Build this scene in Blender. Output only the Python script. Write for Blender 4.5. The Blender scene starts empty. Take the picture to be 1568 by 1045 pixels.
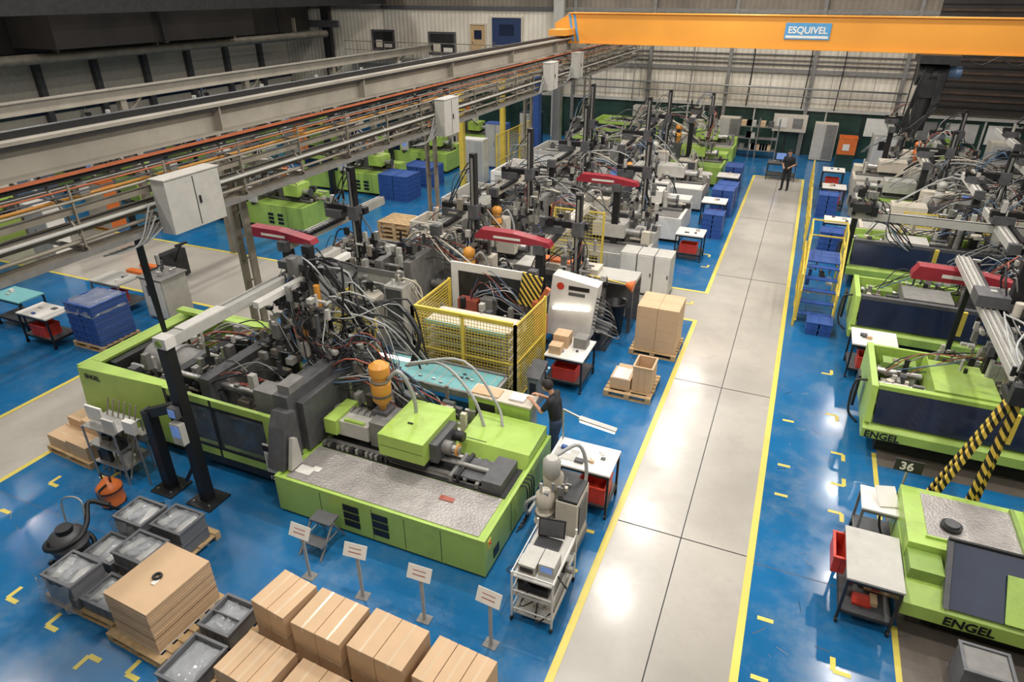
import bpy, math, random
from mathutils import Vector, Matrix, Euler
R = random.Random(7)
S = bpy.context.scene
try:
    S.view_settings.view_transform = 'Standard'
    S.view_settings.look = 'None'
except Exception: pass

# ------------------------------------------------------------------ materials
def srgb(r, g, b):
    f = lambda c: ((c/255+.055)/1.055)**2.4 if c/255 > .04045 else c/255/12.92
    return (f(r), f(g), f(b), 1)
def mat(name, col, rough=.5, metal=0, var=.12, scale=6, coat=0, alpha=1, emis=0, trans=0, bump=0, grime=0):
    m = bpy.data.materials.new(name); m.use_nodes = True
    nt = m.node_tree; p = nt.nodes['Principled BSDF']
    c = srgb(*col)
    n = nt.nodes.new('ShaderNodeTexNoise'); n.inputs['Scale'].default_value = scale; n.inputs['Detail'].default_value = 5
    tc = nt.nodes.new('ShaderNodeTexCoord'); nt.links.new(tc.outputs['Object'], n.inputs['Vector'])
    r = nt.nodes.new('ShaderNodeValToRGB')
    r.color_ramp.elements[0].position = .3; r.color_ramp.elements[1].position = .7
    r.color_ramp.elements[0].color = tuple(x*(1-var) for x in c[:3])+(1,)
    r.color_ramp.elements[1].color = tuple(min(1, x*(1+var*.6)) for x in c[:3])+(1,)
    nt.links.new(n.outputs['Fac'], r.inputs['Fac']); out = r.outputs['Color']
    if grime:
        g = nt.nodes.new('ShaderNodeTexNoise'); g.inputs['Scale'].default_value = 2.3; g.inputs['Detail'].default_value = 12; g.inputs['Roughness'].default_value = .75
        nt.links.new(tc.outputs['Object'], g.inputs['Vector'])
        k = nt.nodes.new('ShaderNodeMapRange'); k.inputs[1].default_value = .52; k.inputs[2].default_value = .8; k.inputs[4].default_value = grime
        nt.links.new(g.outputs['Fac'], k.inputs[0]); mx = nt.nodes.new('ShaderNodeMix'); mx.data_type = 'RGBA'
        nt.links.new(k.outputs[0], mx.inputs[0]); nt.links.new(out, mx.inputs[6]); mx.inputs[7].default_value = srgb(70, 66, 54); out = mx.outputs[2]
    nt.links.new(out, p.inputs['Base Color'])
    p.inputs['Roughness'].default_value = rough; p.inputs['Metallic'].default_value = metal
    p.inputs['Coat Weight'].default_value = coat
    p.inputs['Alpha'].default_value = alpha
    p.inputs['Transmission Weight'].default_value = trans
    if emis:
        p.inputs['Emission Color'].default_value = c; p.inputs['Emission Strength'].default_value = emis
    if bump:
        b = nt.nodes.new('ShaderNodeBump'); b.inputs['Strength'].default_value = bump; b.inputs['Distance'].default_value = .01
        nt.links.new(n.outputs['Fac'], b.inputs['Height']); nt.links.new(b.outputs['Normal'], p.inputs['Normal'])
    return m
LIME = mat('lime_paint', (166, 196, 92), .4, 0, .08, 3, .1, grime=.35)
LIMED = mat('lime_paint_dark', (132, 160, 74), .4, 0, .1, grime=.35)  # darker lime paint for decks, covers and some cabinets
DK = mat('dark_metal', (50, 50, 51), .45, .3, .3)
BLK = mat('black_plastic', (26, 26, 28), .45)
STEEL = mat('brushed_steel', (172, 170, 166), .36, .7, .15, 14)
GREY = mat('machine_grey', (128, 126, 122), .45, .1, .18, grime=.4)
LGREY = mat('light_grey_paint', (184, 181, 173), .45, 0, .08, grime=.3)
DGREY = mat('dark_grey_paint', (86, 86, 88), .5, .1, .2)
TRAY = mat('galvanised_tray', (140, 132, 118), .5, .2, .25, 3)
BEAMC = mat('runway_paint', (158, 151, 138), .5, 0, .16, 1.2, grime=.3)
WHITE = mat('white_panel', (222, 218, 210), .45, 0, .05, grime=.15)
BEIGE = mat('beige_panel', (204, 195, 178), .5, 0, .08, grime=.3)
YEL = mat('safety_yellow', (222, 194, 78), .45, 0, .08)
ORG = mat('orange_plastic', (216, 114, 54), .4)
AMB = mat('amber_hopper', (218, 150, 60), .4, 0, .08)
RED = mat('red_bin', (198, 60, 42), .4)
DRED = mat('crimson_cover', (148, 40, 54), .35, 0, .1)
BLUE = mat('blue_crate', (50, 84, 152), .45, 0, .15)
NAVY = mat('navy_window', (30, 42, 66), .14, 0, .25, 2, .3)
CYAN = mat('turquoise_belt', (118, 176, 178), .4, 0, .08)
CARD = mat('cardboard', (204, 172, 136), .75, 0, .05, 4)
CARD2 = mat('cardboard_edge', (174, 142, 108), .8, 0, .12, 30)
TAPE = mat('parcel_tape', (210, 184, 152), .2, 0, .04)
WOOD = mat('pallet_wood', (190, 160, 118), .75, 0, .22, 9)
SEAM = mat('dark_seam', (38, 39, 38), .7)
TOTE = mat('grey_tote', (104, 105, 108), .5, 0, .12)
TOTEIN = mat('tote_lining', (158, 160, 162), .6, 0, .2, 5)
FILM = mat('plastic_film', (188, 192, 196), .14, 0, .12, 7, .6, alpha=.4, bump=.6)
GLASS = mat('polycarbonate', (104, 118, 130), .06, 0, .1, 3, .5, alpha=.4)
WIRE = mat('cable_black', (32, 32, 34), .5)
HOSE = mat('hose_grey', (166, 167, 164), .4)
BHOSE = mat('hose_blue', (78, 104, 134), .4)
RHOSE = mat('hose_red', (160, 82, 66), .4)
CRANE = mat('crane_orange', (228, 154, 56), .45, 0, .08, .6)
SIGNB = mat('sign_blue', (84, 150, 196), .4)
GREEND = mat('dark_green_curtain', (42, 66, 57), .35, 0, .5, 1.1)
SCREEN = mat('screen_glow', (110, 140, 200), .2, 0, .3, 4, emis=.35)
LED = mat('led_tube', (255, 252, 240), .3, emis=3)
COPPER = mat('conductor_orange', (188, 104, 66), .5)
SKIN = mat('skin', (196, 146, 118), .5, 0, .05)
LIP = mat('lips', (160, 90, 80), .5)
HAIR = mat('dark_hair', (34, 26, 22), .7)
SHIRT = mat('black_shirt', (34, 36, 40), .8)
JEANS = mat('denim', (50, 64, 90), .8, 0, .2, 20)
RUST = mat('rust_brown', (74, 57, 46), .7, 0, .4, 2)
DWALL = mat('dark_cladding', (52, 46, 41), .75, 0, .4, .6)

def checker_plate():
    m = mat('checker_plate', (172, 166, 162), .42, .3, .22, 2.2, grime=.4)
    nt = m.node_tree; p = nt.nodes['Principled BSDF']
    v = nt.nodes.new('ShaderNodeTexVoronoi'); v.inputs['Scale'].default_value = 24
    tc = nt.nodes.new('ShaderNodeTexCoord'); nt.links.new(tc.outputs['Object'], v.inputs['Vector'])
    b = nt.nodes.new('ShaderNodeBump'); b.inputs['Strength'].default_value = .9; b.inputs['Distance'].default_value = .012
    nt.links.new(v.outputs['Distance'], b.inputs['Height']); nt.links.new(b.outputs['Normal'], p.inputs['Normal'])
    return m
CHK = checker_plate()
def hazard():
    m = bpy.data.materials.new('hazard_stripes'); m.use_nodes = True
    nt = m.node_tree; p = nt.nodes['Principled BSDF']; L = nt.links
    tc = nt.nodes.new('ShaderNodeTexCoord'); sx = nt.nodes.new('ShaderNodeSeparateXYZ'); L.new(tc.outputs['Object'], sx.inputs[0])
    a = nt.nodes.new('ShaderNodeMath'); a.operation = 'MULTIPLY_ADD'; a.inputs[1].default_value = 1.4
    L.new(sx.outputs['X'], a.inputs[0]); L.new(sx.outputs['Z'], a.inputs[2])
    f = nt.nodes.new('ShaderNodeMath'); f.operation = 'PINGPONG'; f.inputs[1].default_value = .09; L.new(a.outputs[0], f.inputs[0])
    g = nt.nodes.new('ShaderNodeMath'); g.operation = 'GREATER_THAN'; g.inputs[1].default_value = .045; L.new(f.outputs[0], g.inputs[0])
    mx = nt.nodes.new('ShaderNodeMix'); mx.data_type = 'RGBA'; L.new(g.outputs[0], mx.inputs[0])
    mx.inputs[6].default_value = srgb(24, 24, 24); mx.inputs[7].default_value = srgb(226, 192, 80)
    L.new(mx.outputs[2], p.inputs['Base Color']); p.inputs['Roughness'].default_value = .5
    return m
HAZ = hazard()
def floor_mat(name, col, worn, wear_lo, wear_hi, r0, r1, mixmax=.55):
    m = bpy.data.materials.new(name); m.use_nodes = True
    nt = m.node_tree; p = nt.nodes['Principled BSDF']; L = nt.links
    tc = nt.nodes.new('ShaderNodeTexCoord')
    n1 = nt.nodes.new('ShaderNodeTexNoise'); n1.inputs['Scale'].default_value = .45; n1.inputs['Detail'].default_value = 8
    n2 = nt.nodes.new('ShaderNodeTexNoise'); n2.inputs['Scale'].default_value = 1.6; n2.inputs['Detail'].default_value = 12; n2.inputs['Roughness'].default_value = .72
    for n in (n1, n2): L.new(tc.outputs['Object'], n.inputs['Vector'])
    c = srgb(*col)
    r = nt.nodes.new('ShaderNodeValToRGB'); r.color_ramp.elements[0].position = .3; r.color_ramp.elements[1].position = .7
    r.color_ramp.elements[0].color = tuple(x*.8 for x in c[:3])+(1,); r.color_ramp.elements[1].color = tuple(x*1.12 for x in c[:3])+(1,)
    L.new(n1.outputs['Fac'], r.inputs['Fac'])
    w = nt.nodes.new('ShaderNodeMapRange'); w.inputs[1].default_value = wear_lo; w.inputs[2].default_value = wear_hi; w.inputs[3].default_value = 0; w.inputs[4].default_value = mixmax
    L.new(n2.outputs['Fac'], w.inputs[0])
    mx = nt.nodes.new('ShaderNodeMix'); mx.data_type = 'RGBA'; L.new(w.outputs[0], mx.inputs[0]); L.new(r.outputs['Color'], mx.inputs[6]); mx.inputs[7].default_value = srgb(*worn)
    L.new(mx.outputs[2], p.inputs['Base Color'])
    rr = nt.nodes.new('ShaderNodeMapRange'); rr.inputs[1].default_value = .3; rr.inputs[2].default_value = .7; rr.inputs[3].default_value = r0; rr.inputs[4].default_value = r1
    L.new(n2.outputs['Fac'], rr.inputs[0]); L.new(rr.outputs[0], p.inputs['Roughness'])
    b = nt.nodes.new('ShaderNodeBump'); b.inputs['Strength'].default_value = .1; b.inputs['Distance'].default_value = .01
    L.new(n1.outputs['Fac'], b.inputs['Height']); L.new(b.outputs['Normal'], p.inputs['Normal'])
    return m
FGREY = floor_mat('aisle_concrete', (180, 174, 164), (150, 142, 132), .48, .8, .1, .28)
FBLUE = floor_mat('blue_epoxy', (30, 104, 156), (98, 122, 136), .48, .8, .08, .28)
FBARE = floor_mat('bare_concrete', (108, 99, 90), (70, 62, 56), .45, .75, .4, .7)
FYEL = floor_mat('line_yellow', (220, 202, 92), (180, 172, 128), .55, .85, .3, .5)
def clad_mat(name, lo, hi):
    m = bpy.data.materials.new(name); m.use_nodes = True
    nt = m.node_tree; p = nt.nodes['Principled BSDF']; L = nt.links
    tc = nt.nodes.new('ShaderNodeTexCoord')
    w = nt.nodes.new('ShaderNodeTexWave'); w.wave_type = 'BANDS'; w.bands_direction = 'X'; w.inputs['Scale'].default_value = 1.1
    L.new(tc.outputs['Object'], w.inputs['Vector'])
    n = nt.nodes.new('ShaderNodeTexNoise'); n.inputs['Scale'].default_value = .5; n.inputs['Detail'].default_value = 6; L.new(tc.outputs['Object'], n.inputs['Vector'])
    r = nt.nodes.new('ShaderNodeValToRGB'); r.color_ramp.elements[0].color = srgb(*lo); r.color_ramp.elements[1].color = srgb(*hi)
    r.color_ramp.elements[0].position = .3; r.color_ramp.elements[1].position = .65
    L.new(n.outputs['Fac'], r.inputs['Fac'])
    mx = nt.nodes.new('ShaderNodeMix'); mx.data_type = 'RGBA'; mx.blend_type = 'MULTIPLY'; mx.inputs[0].default_value = .14
    L.new(r.outputs['Color'], mx.inputs[6]); L.new(w.outputs['Color'], mx.inputs[7]); L.new(mx.outputs[2], p.inputs['Base Color'])
    b = nt.nodes.new('ShaderNodeBump'); b.inputs['Strength'].default_value = .4; b.inputs['Distance'].default_value = .04
    L.new(w.outputs['Fac'], b.inputs['Height']); L.new(b.outputs['Normal'], p.inputs['Normal']); p.inputs['Roughness'].default_value = .55
    return m
CLAD = clad_mat('corrugated_cladding', (206, 196, 178), (236, 228, 212))
CLAD2 = clad_mat('upper_cladding', (104, 95, 84), (136, 126, 112))
CLUT = (GREY, DGREY, STEEL, DK, LGREY, LGREY, TRAY, BEIGE)

# ------------------------------------------------------------------ builder
class B:
    def __init__(s, name, loc=None, rot=0):
        s.name, s.loc, s.rot = name, loc, rot
        s.v, s.f, s.mi, s.sm, s.mats = [], [], [], [], []
    def _m(s, m):
        if m not in s.mats: s.mats.append(m)
        return s.mats.index(m)
    def add(s, vs, fs, m, smooth=False):
        o = len(s.v); k = s._m(m)
        s.v += [tuple(v) for v in vs]
        for f in fs:
            s.f.append([i+o for i in f]); s.mi.append(k); s.sm.append(smooth)
    def box(s, x0, x1, y0, y1, z0, z1, m):
        if x0 > x1: x0, x1 = x1, x0
        if y0 > y1: y0, y1 = y1, y0
        vs = [(x, y, z) for z in (z0, z1) for y in (y0, y1) for x in (x0, x1)]
        s.add(vs, [(0,2,3,1),(4,5,7,6),(0,1,5,4),(2,6,7,3),(0,4,6,2),(1,3,7,5)], m)
    def rbox(s, c, size, rot, m):
        M = Euler(rot).to_matrix(); c = Vector(c); h = [d/2 for d in size]
        vs = [c+M@Vector((x, y, z)) for z in (-h[2], h[2]) for y in (-h[1], h[1]) for x in (-h[0], h[0])]
        s.add(vs, [(0,2,3,1),(4,5,7,6),(0,1,5,4),(2,6,7,3),(0,4,6,2),(1,3,7,5)], m)
    def beam(s, p, q, w, h, m):
        p, q = Vector(p), Vector(q); d = (q-p); d.normalize()
        up = Vector((0, 0, 1)) if abs(d.z) < .95 else Vector((0, 1, 0))
        sx = d.cross(up).normalized(); sy = sx.cross(d).normalized()
        vs = [a+sx*(w/2*i)+sy*(h/2*j) for a in (p, q) for j in (-1, 1) for i in (-1, 1)]
        s.add(vs, [(0,1,3,2),(4,6,7,5),(0,4,5,1),(2,3,7,6),(0,2,6,4),(1,5,7,3)], m)
    def cyl(s, p, q, r, m, r2=None, n=14, cap=True):
        p, q = Vector(p), Vector(q); r2 = r if r2 is None else r2
        d = (q-p).normalized(); up = Vector((0, 0, 1)) if abs(d.z) < .9 else Vector((1, 0, 0))
        a = d.cross(up).normalized(); b = d.cross(a)
        vs = []
        for c, rr in ((p, r), (q, r2)):
            for i in range(n):
                t = 2*math.pi*i/n; vs.append(c+a*(rr*math.cos(t))+b*(rr*math.sin(t)))
        s.add(vs, [(i, (i+1) % n, n+(i+1) % n, n+i) for i in range(n)], m, True)
        if cap: s.add(vs, [tuple(range(n-1, -1, -1)), tuple(range(n, 2*n))], m)
    def lathe(s, c, prof, m, n=18):
        vs = []; c = Vector(c)
        for r, z in prof:
            for i in range(n):
                t = 2*math.pi*i/n; vs.append(c+Vector((r*math.cos(t), r*math.sin(t), z)))
        s.add(vs, [(k*n+i, k*n+(i+1) % n, (k+1)*n+(i+1) % n, (k+1)*n+i) for k in range(len(prof)-1) for i in range(n)], m, True)
        s.add([vs[(len(prof)-1)*n+i] for i in range(n)], [tuple(range(n))], m)
    def tube(s, pts, r, m, n=6, sub=5, r2=None):
        P = [Vector(p) for p in pts]; Q = []
        if sub > 1 and len(P) > 2:
            E = [P[0]*2-P[1]]+P+[P[-1]*2-P[-2]]
            for i in range(1, len(E)-2):
                for k in range(sub):
                    t = k/sub; a, b, c, d = E[i-1:i+3]
                    Q.append(.5*((2*b)+(c-a)*t+(2*a-5*b+4*c-d)*t*t+(3*b-a-3*c+d)*t**3))
            Q.append(P[-1])
        else: Q = P
        vs = []; up = Vector((.13, .21, .97))
        for i, c in enumerate(Q):
            d = (Q[min(i+1, len(Q)-1)]-Q[max(i-1, 0)])
            if d.length < 1e-6: d = Vector((0, 0, 1))
            d.normalize(); a = d.cross(up)
            if a.length < 1e-3: a = d.cross(Vector((1, 0, 0)))
            a.normalize(); b = d.cross(a); rr = r if r2 is None else r+(r2-r)*i/(len(Q)-1)
            for k in range(n):
                t = 2*math.pi*k/n; vs.append(c+a*(rr*math.cos(t))+b*(rr*math.sin(t)))
        fs = [(i*n+k, i*n+(k+1) % n, (i+1)*n+(k+1) % n, (i+1)*n+k) for i in range(len(Q)-1) for k in range(n)]
        fs += [tuple(range(n-1, -1, -1)), tuple(range((len(Q)-1)*n, len(Q)*n))]
        s.add(vs, fs, m, True)
    def prism(s, poly, axis, a, b, m):
        def mk(u, v, w): return {'x': (w, u, v), 'y': (u, w, v), 'z': (u, v, w)}[axis]
        n = len(poly)
        vs = [mk(u, v, a) for u, v in poly]+[mk(u, v, b) for u, v in poly]
        s.add(vs, [tuple(range(n)), tuple(range(2*n-1, n-1, -1))]+[(i, n+i, n+(i+1) % n, (i+1) % n) for i in range(n)], m)
    def ball(s, c, r, m, sc=(1, 1, 1), n=12):
        c = Vector(c); vs = []; k = n//2+1
        for j in range(k+1):
            ph = -math.pi/2+math.pi*j/k
            for i in range(n):
                t = 2*math.pi*i/n
                vs.append(c+Vector((r*sc[0]*math.cos(ph)*math.cos(t), r*sc[1]*math.cos(ph)*math.sin(t), r*sc[2]*math.sin(ph))))
        s.add(vs, [(j*n+i, j*n+(i+1) % n, (j+1)*n+(i+1) % n, (j+1)*n+i) for j in range(k) for i in range(n)], m, True)
    def done(s, bevel=0):
        me = bpy.data.meshes.new(s.name)
        if s.loc is None:
            xs = [v[0] for v in s.v]; ys = [v[1] for v in s.v]; zs = [v[2] for v in s.v]
            c = ((min(xs)+max(xs))/2, (min(ys)+max(ys))/2, min(zs))
            vs = [(v[0]-c[0], v[1]-c[1], v[2]-c[2]) for v in s.v]
        else: c = s.loc; vs = s.v
        me.from_pydata(vs, [], s.f); me.update()
        for m in s.mats: me.materials.append(m)
        me.polygons.foreach_set('material_index', s.mi); me.polygons.foreach_set('use_smooth', s.sm)
        o = bpy.data.objects.new(s.name, me); S.collection.objects.link(o)
        o.location = c; o.rotation_euler = (0, 0, s.rot)
        if bevel:
            bm = o.modifiers.new('bevel', 'BEVEL'); bm.width = bevel; bm.segments = 2; bm.limit_method = 'ANGLE'; bm.angle_limit = math.radians(50)
        s.obj = o
        return o
def label(parent, body, size, loc, rot, m, name='lettering'):
    c = bpy.data.curves.new(name, 'FONT'); c.body = body; c.size = size; c.extrude = .003; c.offset = size*.025
    o = bpy.data.objects.new(name, c); S.collection.objects.link(o); c.materials.append(m)
    o.parent = parent; pl = Vector(parent.location)
    o.location = Matrix.Rotation(-parent.rotation_euler.z, 4, 'Z')@(Vector(loc)-pl); o.rotation_euler = rot
    return o

# ------------------------------------------------------------------ room shell
XL, XR, YB, YF, ZC = -34, 17, 40, -8, 12
b = B('floor'); b.box(XL, XR, YF, YB, -.2, 0, FGREY); b.done()
def rect(b, x0, x1, y0, y1, z, m): b.add([(x0, y0, z), (x1, y0, z), (x1, y1, z), (x0, y1, z)], [(0, 1, 2, 3)], m)
b = B('floor_paint_blue')
for r in [(-12.35, -1.75, YF, 16.85), (-12.35, -4, 16.85, 18.9), (-12.35, -1.75, 18.9, YB), (.52, XR, YF, YB), (-1.75, .52, 34.2, YB),
          (XL, -14.5, YF, 12.4), (XL, -12.35, 16, YB)]:
    rect(b, *r, .003, FBLUE)
b.done()
b = B('floor_line_yellow')
lw = .055
for x, y0, y1 in [(-1.72, YF, 16.85), (-1.72, 18.9, 34.2), (.5, YF, 34.2), (-12.4, YF, 16), (-14.5, YF, 12.4), (-4, 16.85, 18.9)]:
    rect(b, x-lw, x+lw, y0-lw, y1+lw, .006, FYEL)
for y, x0, x1 in [(16.85, -4, -1.72), (18.9, -4, -1.72), (34.2, -1.72, .5), (12.4, XL, -14.5), (16, XL, -12.4)]:
    rect(b, x0, x1, y-lw, y+lw, .0065, FYEL)
for x, y0, y1 in [(2.5, 5.0, 8.0), (2.45, 10.3, 12.3)]: rect(b, x-.04, x+.04, y0, y1, .0066, FYEL)
def mark(x, y, a, b_):
    rect(b, x, x+a*.22, y-.035, y+.035, .007, FYEL); rect(b, x-.035, x+.035, y, y+b_*.22, .0072, FYEL)
for x, y, a, c in [(-11.5, 5.4, 1, 1), (-11.6, 4.6, 1, -1), (-9.6, 3.4, 1, 1), (-8.6, 3.3, 1, 1), (-7.6, 3.2, 1, -1), (-6.9, 3.2, 1, 1), (-10.6, 5.9, -1, 1),
                   (1.9, 12.0, -1, -1), (1.9, 11.0, -1, 1), (1.85, 10.2, -1, -1), (1.7, 6.9, 1, 1), (1.6, 6.1, 1, 1), (.75, 12.8, 1, 0), (.75, 11.2, 1, 0),
                   (.75, 10.3, 1, 0), (.7, 7.4, 1, 0), (.7, 6.4, 1, 0), (1.7, 15.2, -1, 1), (1.8, 13.4, -1, -1), (-1.95, 8.1, -1, 0), (-1.95, 7.2, -1, 0), (-2.0, 17.9, -1, 1),
                   (-2, 21, -1, 1), (-2.1, 22.2, -1, -1), (-11, 3.9, 1, 1)]:
    mark(x, y, a, c)
b.done()
b = B('floor_joint')
rect(b, -.605, -.59, YF, 34, .004, SEAM)
for y in (8.55, 13.6, 20.5, 27): rect(b, -1.66, .44, y-.008, y+.008, .0045, SEAM)
rect(b, .55, 2.4, 8.444, 8.456, .0046, DGREY); rect(b, -12.3, -7, 4.9, 4.91, .0046, DGREY)
b.done()
b = B('floor_scuff')
for i in range(50):
    x = R.choice([R.uniform(.7, 1.9), R.uniform(.7, 1.9), R.uniform(-12, -3)]); y = R.uniform(5, 16) if x > 0 else R.uniform(3.4, 6.2); a = R.uniform(0, 6.3); l = R.uniform(.05, .25); w = R.uniform(.002, .006)
    dx, dy = math.cos(a)*l, math.sin(a)*l; nx, ny = -math.sin(a)*w, math.cos(a)*w
    b.add([(x-nx, y-ny, .0049), (x+dx-nx, y+dy-ny, .0049), (x+dx+nx, y+dy+ny, .0049), (x+nx, y+ny, .0049)], [(0, 1, 2, 3)], R.choice([GREY, DGREY, NAVY]))
b.done()
b = B('floor_bare_patch'); rect(b, 2.54, XR, 4.5, 11.0, .0055, FBARE); rect(b, 2.5, XR, 11.9, 14.6, .0056, FBARE); b.done()

b = B('wall_back')
b.box(XL, XR, YB, YB+.3, 0, 2.3, GREEND); b.box(XL, XR, YB, YB+.3, 2.3, 7.0, CLAD); b.box(XL, XR, YB, YB+.3, 7.0, ZC, CLAD2)
b.done()
b = B('wall_left'); b.box(XL-.3, XL, YF, YB, 0, 4.9, BEIGE); b.box(XL-.3, XL, YF, YB, 4.9, ZC, DWALL)
for i in range(60): b.box(XL, XL+.06, YF+i*.8, YF+i*.8+.2, 4.9, ZC, RUST if i % 4 == 0 else DWALL)
for i in range(16): b.box(XL, XL+.3, YF+i*3, YF+i*3+.3, 0, 5.2, DGREY)
b.box(XL, XL+.1, YF, YB, 2.6, 3.2, NAVY)
b.done()
b = B('wall_right'); b.box(XR, XR+.3, YF, YB, 0, ZC, DWALL); b.done()
b = B('wall_front'); b.box(XL, XR, YF-.3, YF, 0, ZC, BEIGE); b.done()
b = B('ceiling'); b.box(XL, XR, YF, YB, ZC, ZC+.2, DWALL); b.done()
b = B('trim_back')
for z, h, m in [(2.3, .16, LGREY), (4.1, .2, GREY), (4.5, .05, DGREY), (4.72, .05, GREY), (4.95, .04, DGREY), (6.9, .2, GREY), (8.2, .18, DGREY)]:
    b.box(-14, XR, YB-.16, YB-.005, z, z+h, m)
for z in (6.9, 8.2): b.box(XL, -14.01, YB-.16, YB-.005, z, z+.2, DGREY)
for x in (-13, -8.5, -4.2, 0, 4.2): b.box(x-.09, x+.09, YB-.2, YB-.005, 0, 11, GREY)
b.box(-14.2, -13.6, YB-.5, YB-.205, 0, 11, LGREY); b.box(-30.4, -29.8, YB-.5, YB-.205, 0, 11, DK); b.box(XL, -29, YB-.7, YB-.5, 5.8, 6.2, DGREY)
for x in range(-12, 5): b.box(x-.01, x+.01, YB-.015, YB-.004, 2.5, 6.9, GREY)
for i in range(14): b.box(-8+i*1.8, -7.92+i*1.8, YB-.1, YB-.004, 0, 2.3, LGREY if i % 2 else DK)
for i in range(8): b.box(3+i*1.8, 4.4+i*1.8, YB-.08, YB-.004, 1.2, 2.1, (WHITE, GREY, LGREY)[i % 3])
b.done()
b = B('wall_dark_cladding'); b.box(5.0, XR, YB-.32, YB-.2, 2.6, 11, DWALL)
for i in range(22): b.box(5.0, XR, YB-.38, YB-.32, 2.9+i*.3, 3.0+i*.3, RUST if i % 3 else DK)
b.done()
def window(name, xc, zc, w, h, glass=NAVY):
    b = B(name)
    b.box(xc-w/2, xc+w/2, YB-.06, YB-.02, zc-h/2, zc+h/2, glass)
    for s in (-1, 1):
        b.box(xc+s*w/2-.06, xc+s*w/2+.06, YB-.1, YB-.005, zc-h/2-.06, zc+h/2+.06, DGREY)
        b.box(xc-w/2, xc+w/2, YB-.098, YB-.005, zc+s*h/2-.06, zc+s*h/2+.06, DGREY)
    b.box(xc-w*.35, xc-w*.05, YB-.08, YB-.055, zc-h*.4, zc, BEIGE); b.box(xc+w*.05, xc+w*.4, YB-.08, YB-.055, zc-h*.4, zc-h*.2, WHITE)
    b.done()
window('window_1', -26.0, 5.1, 1.6, 1.1, DK); window('window_2', -21.7, 5.0, 1.8, 1.2, DK)
def door(name, xc, z, w, h, m):
    b = B(name); b.box(xc-w/2, xc+w/2, YB-.07, YB-.01, z, z+h, m)
    for s in (-1, 1): b.box(xc+s*(w/2+.04)-.04, xc+s*(w/2+.04)+.04, YB-.12, YB-.005, z, z+h+.08, BEIGE)
    b.box(xc-w/2, xc+w/2, YB-.118, YB-.005, z+h, z+h+.08, BEIGE)
    b.box(xc-w/2+.1, xc-w/2+.2, YB-.14, YB-.07, z+1, z+1.05, STEEL)
    b.box(xc-w/4, xc+w/4, YB-.09, YB-.06, z+h*.6, z+h*.85, NAVY); b.done()
door('door_1', -19.2, 4.1, 1.0, 2.0, WOOD); door('door_2', -17.3, 4.1, 1.9, 2.4, mat('door_blue', (34, 54, 92)))
b = B('mezzanine_landing'); b.box(-28, -15, YB-1.6, YB-.2, 3.95, 4.08, GREY)
for i in range(14): b.cyl((-28+i, YB-1.55, 4.08), (-28+i, YB-1.55, 5.1), .02, TRAY, n=6)
b.cyl((-28, YB-1.55, 5.1), (-15, YB-1.55, 5.1), .025, TRAY, n=6); b.cyl((-28, YB-1.55, 4.6), (-15, YB-1.55, 4.6), .02, TRAY, n=6)
for x in (-27.5, -22, -15.5): b.box(x-.1, x+.1, YB-1.5, YB-1.3, 0, 3.95, GREY)
b.done()

# ------------------------------------------------------------------ crane runway left
b = B('crane_runway'); x, y0, y1, zt, C = -9.4, -4, YB-1, 6.3, BEAMC
b.box(x-.26, x+.26, y0, y1, zt-.05, zt, C); b.box(x-.03, x+.03, y0, y1, zt-.46, zt-.05, C); b.box(x-.2, x+.2, y0, y1, zt-.5, zt-.46, C)
b.box(x-.06, x+.06, y0, y1, zt, zt+.09, BLK); b.box(x-.25, x-.2, y0, y1, zt, zt+.05, DGREY)
b.box(x+.16, x+.17, y0, y1, zt-.12, zt-.05, DGREY)
k = y0
while k < y1: b.box(x-.2, x+.2, k, k+.03, zt-.46, zt-.05, C); k += 4.3
for y in (2.2, 10.1, 18.2, 26.3, 34.4):
    cx = -10.45
    for s in (-1, 1): b.box(cx+s*.14-.035, cx+s*.14+.035, y-.08, y+.08, 0, zt-1.2, TRAY)
    for i in range(9): b.beam((cx-.14, y, .3+i*.5), (cx+.14, y, .5+i*.5), .03, .03, TRAY)
    b.box(cx-.3, cx+.3, y-.25, y+.25, 0, .04, GREY)
    b.beam((cx, y, zt-1.3), (x, y, zt-.52), .1, .14, C); b.box(cx-.2, x+.2, y-.08, y+.08, zt-1.35, zt-1.22, TRAY)
b.box(x+.24, x+.28, y0, y1, zt-.56, zt-.52, COPPER); b.box(x-.1, x+.22, y0, y1, zt-.64, zt-.6, DK)
for i in range(3): b.cyl((x+.3+.05*i, y0, zt-.66-.05*i), (x+.3+.05*i, y1, zt-.66-.05*i), .014, (BLK, COPPER, DGREY)[i], n=6)
for dx, dz, w in [(-.15, -1.42, .35), (.25, -1.26, .2), (.46, -1.0, .12)]:
    for s in (-1, 1): b.box(x+dx+s*w/2-.012, x+dx+s*w/2+.012, y0, y1, zt+dz, zt+dz+.07, TRAY)
    for c in range(3): b.cyl((x+dx-w/2+.05+c*w/4, y0, zt+dz+.04), (x+dx-w/2+.05+c*w/4, y1, zt+dz+.04), .018, (BLK, LGREY, DGREY)[c], n=5)
for dx, dz, r, m in [(.56, -.82, .02, TRAY), (.6, -1.16, .028, LGREY), (.5, -1.38, .03, TRAY), (.4, -1.5, .022, TRAY), (-.35, -1.2, .035, LGREY), (-.6, -1.5, .03, TRAY), (-.5, -.9, .02, LGREY), (.1, -.9, .025, AMB), (.15, -1.05, .03, TRAY)]:
    b.cyl((x+dx, y0, zt+dz), (x+dx, y1, zt+dz), r, m, n=7)
k = y0+.4
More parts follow.
